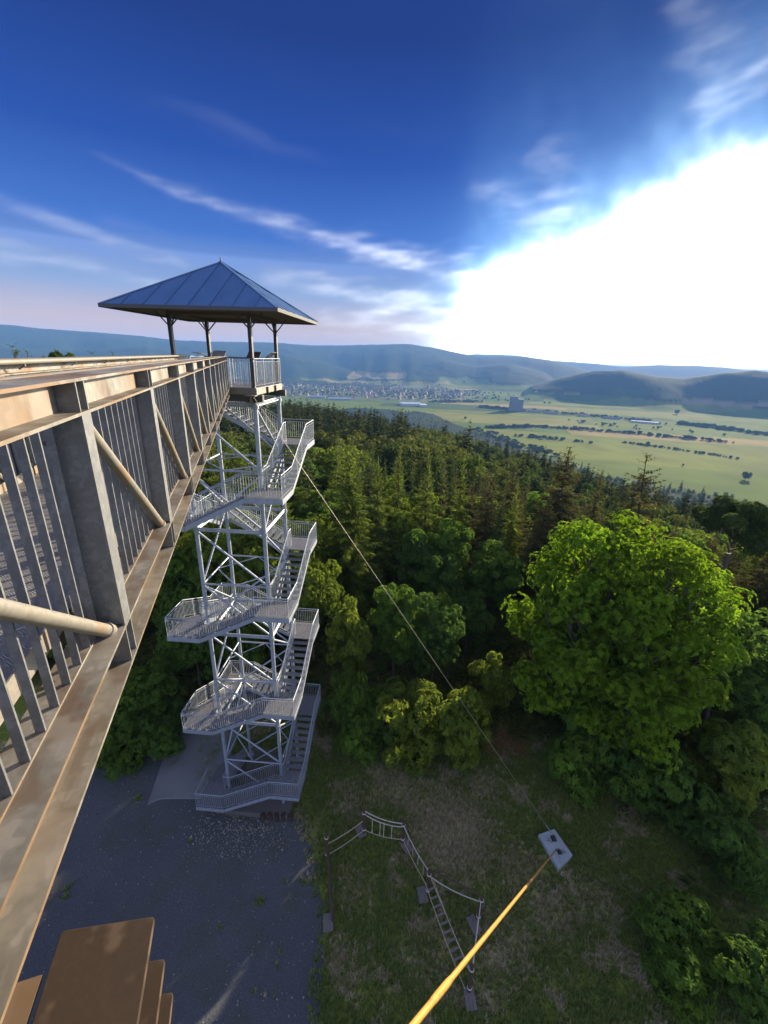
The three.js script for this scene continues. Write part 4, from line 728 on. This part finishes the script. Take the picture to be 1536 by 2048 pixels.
single('hazel_bush', 'pale sunlit bush at the lawn edge under the guy cable', K.shrub[1], 4, M.yellow, 13.8, -.885, 24.2, 1, .8, 0, 'bush');
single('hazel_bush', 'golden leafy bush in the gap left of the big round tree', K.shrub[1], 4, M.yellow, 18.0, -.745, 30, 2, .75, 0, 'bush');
single('hazel_bush', 'shaded green bush between the stairs and the pale lawn-edge bushes', K.shrub[2], 4, M.green, -1.6, -.91, 24.4, 1, .8, 0, 'bush');
single('hazel_bush', 'blue-green bush growing against the front of the big round tree', K.shrub[2], 4, M.green, 33.6, -.80, 26.4, .4, .8, 0, 'bush');
single('hazel_bush', 'low dark bush at the right foot of the big round tree', K.shrub[0], 4, M.deep, 42.0, -.83, 27.4, .8, 1.0, 0, 'bush');
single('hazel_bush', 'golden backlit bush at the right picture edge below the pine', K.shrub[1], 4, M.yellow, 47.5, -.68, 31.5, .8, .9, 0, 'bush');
single('hazel_bush', 'tall green shrub at the right picture edge beside the big tree', K.dec[3], 14, M.green, 48.0, -.54, 36, .2, .8, 0, 'bush');
single('hazel_bush', 'dark wide bush at the right edge of the lawn', K.shrub[2], 4, M.deep, 50.4, -.86, 26.8, 1.8, 1.0, 0, 'bush');
single('hazel_bush', 'large shaded bush in the lower right corner of the lawn', K.shrub[0], 4, M.green, 51.4, -1.22, 19.4, 1.8, 1.15, 0, 'bush');
single('hazel_bush', 'small dark bush at the lower right picture corner', K.shrub[1], 4, M.deep, 57.0, -1.13, 21, .3, 1.0, 0, 'bush');
single('broadleaf_tree', 'dark green tree at the gravel edge left of the tower foot', K.dec[0], 14, M.green, -35.0, -.67, 30.5, 2, 1.1);
single('broadleaf_tree', 'shaded tree behind the concrete path left of the tower', K.dec[2], 14, M.deep, -27.5, -.50, 33.5, 1, .8);
single('broadleaf_tree', 'yellow-green tree showing through the upper tower bracing', K.dec[3], 14, M.olive, -21.5, -.26, 37, 0, .8);
single('broadleaf_tree', 'olive tree seen through the middle of the tower', K.dec[1], 14, M.olive, -17.2, -.33, 35.5, 2, .85);
single('broadleaf_tree', 'green tree seen between the lower tower legs', K.dec[2], 14, M.green, -20.5, -.55, 33.5, 3, .7);
single('broadleaf_tree', 'green tree just right of the tower behind the stair landings', K.dec[0], 14, M.olive, -10.6, -.42, 34.5, 1, .75);
single('broadleaf_tree', 'dense dark tree left of the middle stair landings', K.dec[0], 14, M.green, -27.0, -.38, 38, 3, .9);
single('hazel_bush', 'rounded bush at the gravel edge left of the tower, nearer the bridge', K.shrub[0], 4, M.green, -39.5, -.80, 29.0, 1, 1.0, 0, 'bush');
single('hazel_bush', 'rounded bush at the gravel edge between the dark tree and the concrete path', K.shrub[2], 4, M.deep, -33.0, -.83, 28.6, 2, .9, 0, 'bush');
for (const [az, t, d, i] of [[-39.6, .002, 44, 0], [-38.6, -.006, 47, 1], [-36.6, .001, 46, 2], [-35.9, -.002, 43, 3], [-34.3, -.002, 48, 1], [-33.2, -.007, 50, 0]]) single('spruce_tree', ['dark treetop poking above the bridge handrail at the left picture edge', 'small dark treetop above the handrail, second from the left edge', 'round dark treetop above the handrail', 'widest dark treetop above the handrail', 'slanting treetop above the handrail', 'last small treetop above the handrail towards the tower'][[0, 1, 2, 3, 4, 5][[-39.6, -38.6, -36.6, -35.9, -34.3, -33.2].indexOf(az)]], i > 1 ? K.pine : K.con[i], i > 1 ? 15.5 : 20, M.spruceDark, az, t + (i > 1 ? .001 : .010), d, i, i > 1 ? .45 : .62, az === -34.3 ? -.1 : 0);

// the wood below: up to 300 single trees, then one mass
const ENV = [[-60, -.03], [-42, -.02], [-30, -.05], [-22, -.08], [-14, -.115], [-9, -.135], [-5, -.175], [2, -.21], [10, -.225], [17, -.24], [23, -.25], [30, -.275], [35, -.285], [42, -.275], [60, -.26]];
{
  const R = rng(2024), cnt = { c: 0, b: 0 };
  const clear = (x, z, m) => taken.every(([a, b, r]) => Math.hypot(a - x, b - z) > r * .75 + m);
  const spots = [];
  for (let t = 0; t < 9000 && spots.length < 265; t++) {
    const az = -46 + 96 * R(), d = 34 + (96 - 34) * Math.sqrt(R()), [x, z] = spot(az, d), f = -z;
    if (az < -24 && d < 44) continue; if (az > -13 && az < 30 && d < 40) continue; if (!clear(x, z, d < 55 ? 1.9 : 2.3)) continue;
    { const px = x - 4, pf = f - 24, al = px * Math.sin(SUN_AZ * D2R) + pf * Math.cos(SUN_AZ * D2R), ac = px * Math.cos(SUN_AZ * D2R) - pf * Math.sin(SUN_AZ * D2R); if (al > 0 && al < 75 && Math.abs(ac) < 3.2) continue; }   // made-up gap: trees left out towards the sun to let its light through
    taken.push([x, z, 1.9]); spots.push([x, z, az, d]);
  }
  spots.sort((a, b) => a[2] - b[2]);                    // from left to right, so that each can be counted off
  const zones = [[-30, 'behind the bridge'], [-16, 'behind the tower'], [-6, 'just right of the tower top'], [4, 'left of the forest centre'], [13, 'in the forest centre'], [22, 'left of the skyline spruce'], [33, 'above the big round tree'], [90, 'at the right forest edge']], seenAs = new Map(), nth = ['first', 'second', 'third', 'fourth', 'fifth', 'sixth', 'seventh', 'eighth', 'ninth', 'tenth', 'eleventh', 'twelfth'];
  for (const [x, z, az, d] of spots) {
    const near = d < 60, con = fbm(x * .03 + 9, z * .03, 2, 77) + (R() - .5) * .5 > (az < -12 ? .5 : az < 6 ? (d < 62 ? .66 : .52) : d < 50 ? .55 : .47), y = groundY(x, z);
    const hmax = EYE + curve(ENV, az) * d - y, h = Math.max(5, Math.min(hmax, con ? 17 + 7 * R() : 11 + 6 * R())) * (.80 + .22 * R()), i = Math.floor(R() * 4), kh = con ? 20 : 14;
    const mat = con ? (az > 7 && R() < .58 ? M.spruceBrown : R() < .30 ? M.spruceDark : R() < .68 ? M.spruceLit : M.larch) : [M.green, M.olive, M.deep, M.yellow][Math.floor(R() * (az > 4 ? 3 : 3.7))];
    const kind = tone.get(mat) + (con ? ' conifer ' : ' leafy tree ') + zones.find((q) => az < q[0])[1] + (d < 52 ? ', front row, ' : d < 72 ? ', middle rows, ' : ', back rows, '), k = seenAs.get(kind) ?? 0; seenAs.set(kind, k + 1);
    const g = plant(con ? 'spruce_tree' : 'broadleaf_tree', kind + (nth[k] ?? 'last') + ' from the left', con ? (near ? K.con[i] : K.conMid[i]) : (near ? K.dec[i] : K.decMid[i]), mat, x, z, 1, R() * 6.28, 'tree', con ? 'conifers of the wooded slope' : 'leafy trees of the wooded slope');
    const sc = h / kh, w = sc * (.8 + .4 * R()) * (hmax < 12 ? 1.1 : 1); g.scale.set(w, sc, w); g.rotation.z = (R() - .5) * .07; g.rotation.x = (R() - .5) * .07;
  }
  // the rest of the wood
  const far = { c: [], b: [] };
  for (let t = 0; t < 90000 && far.c.length + far.b.length < 9000; t++) {
    const az = -48 + 98 * R(), d = 94 * Math.pow(1800 / 94, Math.pow(R(), .62)), [x, z] = spot(az, d), y = groundY(x, z); if (d > woodEdge(az) * (.97 + .05 * R())) continue;
    const open = fbm(x * .012, z * .012, 3, 88); if (d > 150 && az > 8 && open > .66) continue;
    const con = fbm(x * .012 + 3, z * .012, 3, 99) + (R() - .5) * .3 > (az < 3 ? (d > 150 ? .40 : .5) : .58); far[con ? 'c' : 'b'].push([x, y, z, (con ? 15 + 7 * R() : 9 + 6 * R()) / (con ? 20 : 14) * (d > 260 ? .9 : az > 12 ? .72 : 1), R() * 6.28, R()]);
  }
  const farCon = conifer(970, { h: 20, r: 4.2, detail: .22, droop: .3, bare: .05, step: .5, fat: .75 }), farDec = broadleaf(971, { h: 14, rx: 4.2, ry: 5, cy: 7.5, lobes: 22, clusters: 260, leaf: 1.15, per: 3, trunkR: .2 });
  for (const k of ['c', 'b']) {
    const kit = k === 'c' ? farCon : farDec, list = far[k], g = base(k === 'c' ? 'conifer_forest' : 'broadleaf_forest', 0, 0, 0), m = new THREE.Matrix4(), q = new THREE.Quaternion(), c = new THREE.Color();
    tag(g, k === 'c' ? 'dark conifer forest covering the slope down to the valley' : 'light leafy woodland covering the slope down to the valley', 'forest', null, 'stuff');
    const im = new THREE.InstancedMesh(kit.crown, leafMat(1, 1, 1, .3), list.length); im.name = 'tree_crowns'; im.castShadow = im.receiveShadow = true;
    list.forEach(([x, y, z, s, a, r], i) => { q.setFromAxisAngle(UP, a); m.compose(V3(x, y, z), q, V3(s * (.9 + .3 * r), s, s * (.9 + .3 * r))); im.setMatrixAt(i, m); const t = hash2(i, 5), col = k === 'c' ? mix3([.040, .056, .020], [.085, .105, .028], r * r) : mix3([.055, .10, .022], [.13, .155, .032], r); im.setColorAt(i, c.setRGB(col[0] * (.85 + .3 * t), col[1] * (.85 + .3 * t), col[2])); });
    g.add(im);
  }
}
// ferns, brambles and saplings on the floor of the wood
{
  const R = rng(88), s = new Soup();
  for (let i = 0; i < 22; i++) { const a = R() * 6.28, o = V3(Math.cos(a) * .3 * R(), .08 + .5 * R(), Math.sin(a) * .3 * R()), dir = V3(Math.cos(a), .3 + .5 * R(), Math.sin(a)).normalize(), q = .7 + .6 * R(); s.leaf(o, dir, V3(-Math.sin(a), .3 * (R() - .5), Math.cos(a)).normalize(), .3 + .3 * R(), .16, [q, q, q * .9]); }
  const N = 9000, im = new THREE.InstancedMesh(s.build(), leafMat(1, 1, 1, .4), N), m = new THREE.Matrix4(), q = new THREE.Quaternion(), c = new THREE.Color(); let n = 0;
  for (let t = 0; t < 60000 && n < N; t++) { const az = -42 + 94 * R(), d = 24 + 34 * Math.sqrt(R()), [x, z] = spot(az, d), f = -z; if (f - .12 * Math.abs(x) < 24 + 3 * (fbm(x * .5, f * .5, 2, 7) - .5) && !(az > 38 && d > 22)) continue; if (az > -28 && az < -9 && d < 31) continue; if (az <= -28 && d < 32) continue; if (R() > fbm(x * .4, f * .4, 3, 19) * 1.5) continue; const k = .6 + 1.3 * R() * R(); q.setFromAxisAngle(UP, R() * 6.28); m.compose(V3(x, groundY(x, z) - .03, z), q, V3(k, k * (.7 + .5 * R()), k)); im.setMatrixAt(n, m); const r = R(); im.setColorAt(n, c.setRGB(...mix3([.06, .10, .02], [.15, .17, .035], r))); n++; }
  im.count = n; im.name = numbered('undergrowth'); im.castShadow = im.receiveShadow = true; tag(im, 'ferns and brambles covering the floor at the edge of the wood', 'undergrowth', null, 'stuff'); scene.add(im);
}
// heap of dry twigs in the gap by the big tree
{
  const R = rng(66), [x, z] = [9.7, -25.2], g = base('brush_pile', x, 0, z); tag(g, 'heap of reddish dry twigs at the wood edge by the guy cable', 'brush pile'); const gs = [];
  for (let i = 0; i < 420; i++) { const a = R() * 6.28, r = 1.9 * Math.sqrt(R()), p = V3(Math.cos(a) * r, .05 + .55 * R() * (1 - r / 1.7), Math.sin(a) * r * .8), d = unit(R); d.y *= .4; gs.push(tube(p, p.clone().addScaledVector(d, .4 + .8 * R()).setY(Math.max(.03, p.y + d.y * .5)), .014, 4, .006)); }
  addMesh('twigs', merged(gs), new THREE.MeshStandardMaterial({ color: lin(.30, .13, .06), roughness: .9 }), g).userData.kind = 'stuff';
}

// ---------------------------------------------------------------- the valley
const polar = (az, d) => { const [x, z] = spot(az, d); return V3(x, groundY(x, z), z); };
{
  const R = rng(404);
  const walls = [[.36, .33, .30], [.40, .39, .38], [.34, .26, .19], [.28, .23, .20]].map((c) => new THREE.MeshStandardMaterial({ color: lin(...c), roughness: .9 })), roofs = [[.17, .065, .042], [.13, .07, .052], [.085, .085, .09], [.20, .09, .055]].map((c) => new THREE.MeshStandardMaterial({ color: lin(...c), roughness: .85 }));
  const wallGeo = bx(0, 2.6, 0, 10, 5.2, 8), tri = new THREE.Shape([new THREE.Vector2(-4.6, 0), new THREE.Vector2(4.6, 0), new THREE.Vector2(0, 3.8)]), roofGeo = new THREE.ExtrudeGeometry(tri, { depth: 11, bevelEnabled: false }).translate(0, 5.2, -5.5).rotateY(Math.PI / 2);
  const put = [];
  for (let t = 0; t < 6000 && put.length < 270; t++) {
    const az = -22 + 37 * R(), d = 2250 + 1500 * R(); if (R() > townAt(az, d) * (.4 + .6 * fbm(az * .5, d * .004, 2, 9))) continue;
    const p = polar(az, d); if (put.some((q) => q.distanceTo(p) < 24)) continue; put.push(p);
    const g = base('house', p.x, p.y, p.z, (Math.round(R() * 4) * .5 + .3 * R())); const wi = Math.floor(R() * 4), ri = Math.floor(R() * 4); tag(g, `tiny ${['cream', 'white', 'ochre', 'brown'][wi]}-walled house with ${['red', 'brown', 'grey', 'orange'][ri]} pitched roof ${az < -9 ? 'at the tower end of the far town' : az < 2 ? 'in the middle of the far town' : 'at the silo end of the far town'}`, 'house', 'houses of the far town'); const s = 1.0 + .7 * R(); g.scale.set(s, s * (.9 + .4 * R()), s);
    addMesh('wall', wallGeo, walls[wi], g); addMesh('roof', roofGeo, roofs[ri], g);
  }
  const block = (az, d, w, dep, h, turn, label, wc, rc, pitched) => {
    const p = polar(az, d), g = base('hall_building', p.x, p.y - .5, p.z, turn); tag(g, label, 'building');
    addMesh('wall', span(-w / 2, w / 2, 0, h, -dep / 2, dep / 2), new THREE.MeshStandardMaterial({ color: lin(...wc), roughness: .8 }), g);
    const rm = new THREE.MeshStandardMaterial({ color: lin(...rc), roughness: .6 }), n = Math.max(1, Math.round(dep / 22));
    for (let i = 0; i < n; i++) { const z0 = -dep / 2 + dep / n * i; const sh = new THREE.Shape([new THREE.Vector2(-dep / n / 2 - .4, 0), new THREE.Vector2(dep / n / 2 + .4, 0), new THREE.Vector2(0, pitched)]); addMesh('roof', new THREE.ExtrudeGeometry(sh, { depth: w + 2, bevelEnabled: false }).translate(0, 0, -w / 2 - 1).rotateY(Math.PI / 2).translate(0, h + .02, z0 + dep / n / 2), rm, g); }
    const wm = new THREE.MeshStandardMaterial({ color: lin(.05, .06, .07), roughness: .3 }); const k = Math.max(2, Math.round(w / 12)); for (let i = 0; i < k; i++) { const x = -w / 2 + w / k * (i + .5); addMesh('window', span(x - w / k * .3, x + w / k * .3, h * .35, h * .75, dep / 2, dep / 2 + .25), wm, g); }
    return g;
  };
  block(3.0, 2085, 95, 62, 9, .15, 'wide white and pale blue factory hall at the edge of the green meadow', [.70, .72, .76], [.60, .66, .76], 3);
  block(4.6, 2060, 30, 50, 8, .15, 'small white annex on the meadow side of the factory hall', [.68, .68, .70], [.66, .70, .78], 2.5);
  block(-6.2, 2230, 110, 45, 9, .1, 'long blue-grey roofed hall just above the dark forest edge', [.45, .46, .50], [.30, .36, .46], 3);
  block(-9.0, 2330, 80, 40, 8, .1, 'grey hall left of the long blue-grey hall', [.42, .42, .44], [.28, .32, .40], 3);
  block(-1.5, 3010, 60, 22, 16, .3, 'large ochre building in the middle of the town', [.55, .38, .22], [.34, .16, .10], 7);
  block(1.2, 2960, 45, 20, 14, .1, 'cream apartment building near the town centre', [.60, .52, .40], [.30, .14, .09], 5);
  block(18.6, 2060, 62, 16, 6, -.32, 'first long low pinkish building right of the grey tower block', [.50, .42, .36], [.34, .22, .17], 4);
  block(20.6, 2035, 58, 16, 6, -.35, 'second long low pinkish building right of the grey tower block', [.52, .44, .37], [.36, .23, .17], 4);
  block(24.2, 2020, 40, 16, 7, -.4, 'pale low building between the hedges, third of the long row', [.60, .54, .48], [.38, .26, .20], 4);
  block(30.6, 1955, 92, 20, 6, -.5, 'long white roofed shed at the end of the valley row', [.62, .64, .68], [.62, .66, .72], 2.5);
  block(27.2, 2010, 60, 18, 6, -.45, 'dark grey long shed before the white roofed one', [.36, .36, .38], [.22, .23, .26], 3);
  { const p = polar(16.3, 2065), g = base('tower_block', p.x, p.y - .5, p.z, -.28); tag(g, 'massive grey concrete silo block standing alone in the valley', 'building'); const m = new THREE.MeshStandardMaterial({ color: lin(.17, .175, .19), roughness: 1 });
    for (let i = 0; i < 5; i++) addMesh('silo_wall', span(-30 + i * 12.1, -18.2 + i * 12.1, 0, 52 + (i < 3 ? 3 : 0), -14, 14), m, g); addMesh('head_house', span(-30, 6, 55.1, 63, -9, 9), m, g); addMesh('side_annex', span(30.6, 46, 0, 14, -10, 10), m, g); }
  // hedges and groves
  const kit = broadleaf(1201, { h: 12, rx: 4.6, ry: 4.6, cy: 6, lobes: 20, clusters: 200, leaf: 1.5, per: 3, trunkR: .25, low: -.9 }), gm = leafMat(1, 1, 1, .25);
  function grove(name, label, pts, n, wide, s0, s1, dark = 1) {
    const im = new THREE.InstancedMesh(kit.crown, gm, n), m = new THREE.Matrix4(), q = new THREE.Quaternion(), c = new THREE.Color(), a = polar(...pts[0]);
    const seg = pts.map((v) => polar(...v));
    for (let i = 0; i < n; i++) { const t = R() * (seg.length - 1), k = Math.min(seg.length - 2, Math.floor(t)), p = seg[k].clone().lerp(seg[k + 1], t - k); p.x += (R() - .5) * wide; p.z += (R() - .5) * wide; const s = lerp(s0, s1, R() * R()); q.setFromAxisAngle(UP, R() * 6.28); m.compose(V3(p.x - a.x, groundY(p.x, p.z) - a.y - .5, p.z - a.z), q, V3(s * 1.25, s, s * 1.25)); im.setMatrixAt(i, m); const r = R(), col = mix3([.030, .050, .016], [.070, .095, .026], r).map((v) => v * dark); im.setColorAt(i, c.setRGB(...col)); }
    im.name = numbered(name); im.position.copy(a); im.castShadow = im.receiveShadow = true; tag(im, label, 'hedge', null, 'stuff'); scene.add(im);
  }
  grove('hedgerow', 'thick hedge of dark trees at the near end of the meadow', [[13.2, 1450], [15.5, 1490], [18.4, 1545]], 70, 26, .7, 1.5);
  grove('hedgerow', 'long tree-lined hedge crossing the whole valley meadow', [[18.2, 1560], [24, 1590], [30, 1610], [38.6, 1640]], 190, 20, .5, 1.35);
  grove('hedgerow', 'short row of bushes in front of the long hedge', [[16.4, 1310], [19.2, 1325], [22.3, 1330]], 34, 22, .6, 1.4);
  grove('hedgerow', 'small tuft of bushes in the middle of the near meadow', [[23.6, 1330], [25.6, 1318]], 12, 14, .4, .9);
  grove('hedgerow', 'low dark hedge on the right meadow near the lone tree', [[28.6, 1395], [33, 1385], [39.8, 1352]], 80, 10, .35, .8);
  grove('hedgerow', 'trees along the row of long valley buildings', [[18, 2090], [23, 2075], [27, 2050], [32.6, 1975]], 110, 34, .6, 1.5);
  grove('hedgerow', 'dark belt of trees at the right end of the valley', [[33.6, 2050], [37, 2000], [43, 1930]], 130, 50, .8, 1.6);
  grove('hedgerow', 'trees beside the grey silo block', [[11.8, 2130], [13.5, 2110], [15.4, 2090]], 55, 30, .8, 1.9);
  grove('hedgerow', 'line of trees between the factory hall and the silo', [[5.6, 2260], [8.5, 2330], [12, 2420]], 90, 50, .8, 1.6);
  grove('hedgerow', 'loose scrub on the slope foot beside the meadow', [[12, 1380], [16, 1190], [21, 1060]], 130, 60, .6, 1.3);
  grove('hedgerow', 'scattered field trees beyond the long hedge', [[23, 1800], [29, 1790], [36, 1800]], 30, 120, .5, 1.2);
  grove('town_trees', 'dark trees scattered between the houses of the far town', [[-16, 2700], [-9, 2900], [-2, 2850], [5, 2900], [10.5, 2800]], 760, 760, .6, 1.4);
  const lone = [[40.8, 1096, 1.7, 'round lone tree standing in the green field at the right picture edge'], [31.4, 1395, 1.1, 'lone roundish tree on the low hedge of the right meadow'], [33.4, 2450, 2.2, 'lone tree on the far dark green field below the right hill'], [35.2, 1150, .5, 'tiny tree in the open green field left of the round lone tree'], [10.2, 1640, 1.1, 'lone tree on the meadow left of the thick hedge']];
  for (const [az, d, s, l] of lone) { const p = polar(az, d); plant('field_tree', l, kit, leafMat(.05, .075, .022, .3), p.x, p.z, s, d, 'tree'); }
}
// ---------------------------------------------------------------- air
scene.fog = new THREE.FogExp2(lin(.20, .45, 1.0), 0.000105);
renderer.render(scene, camera);
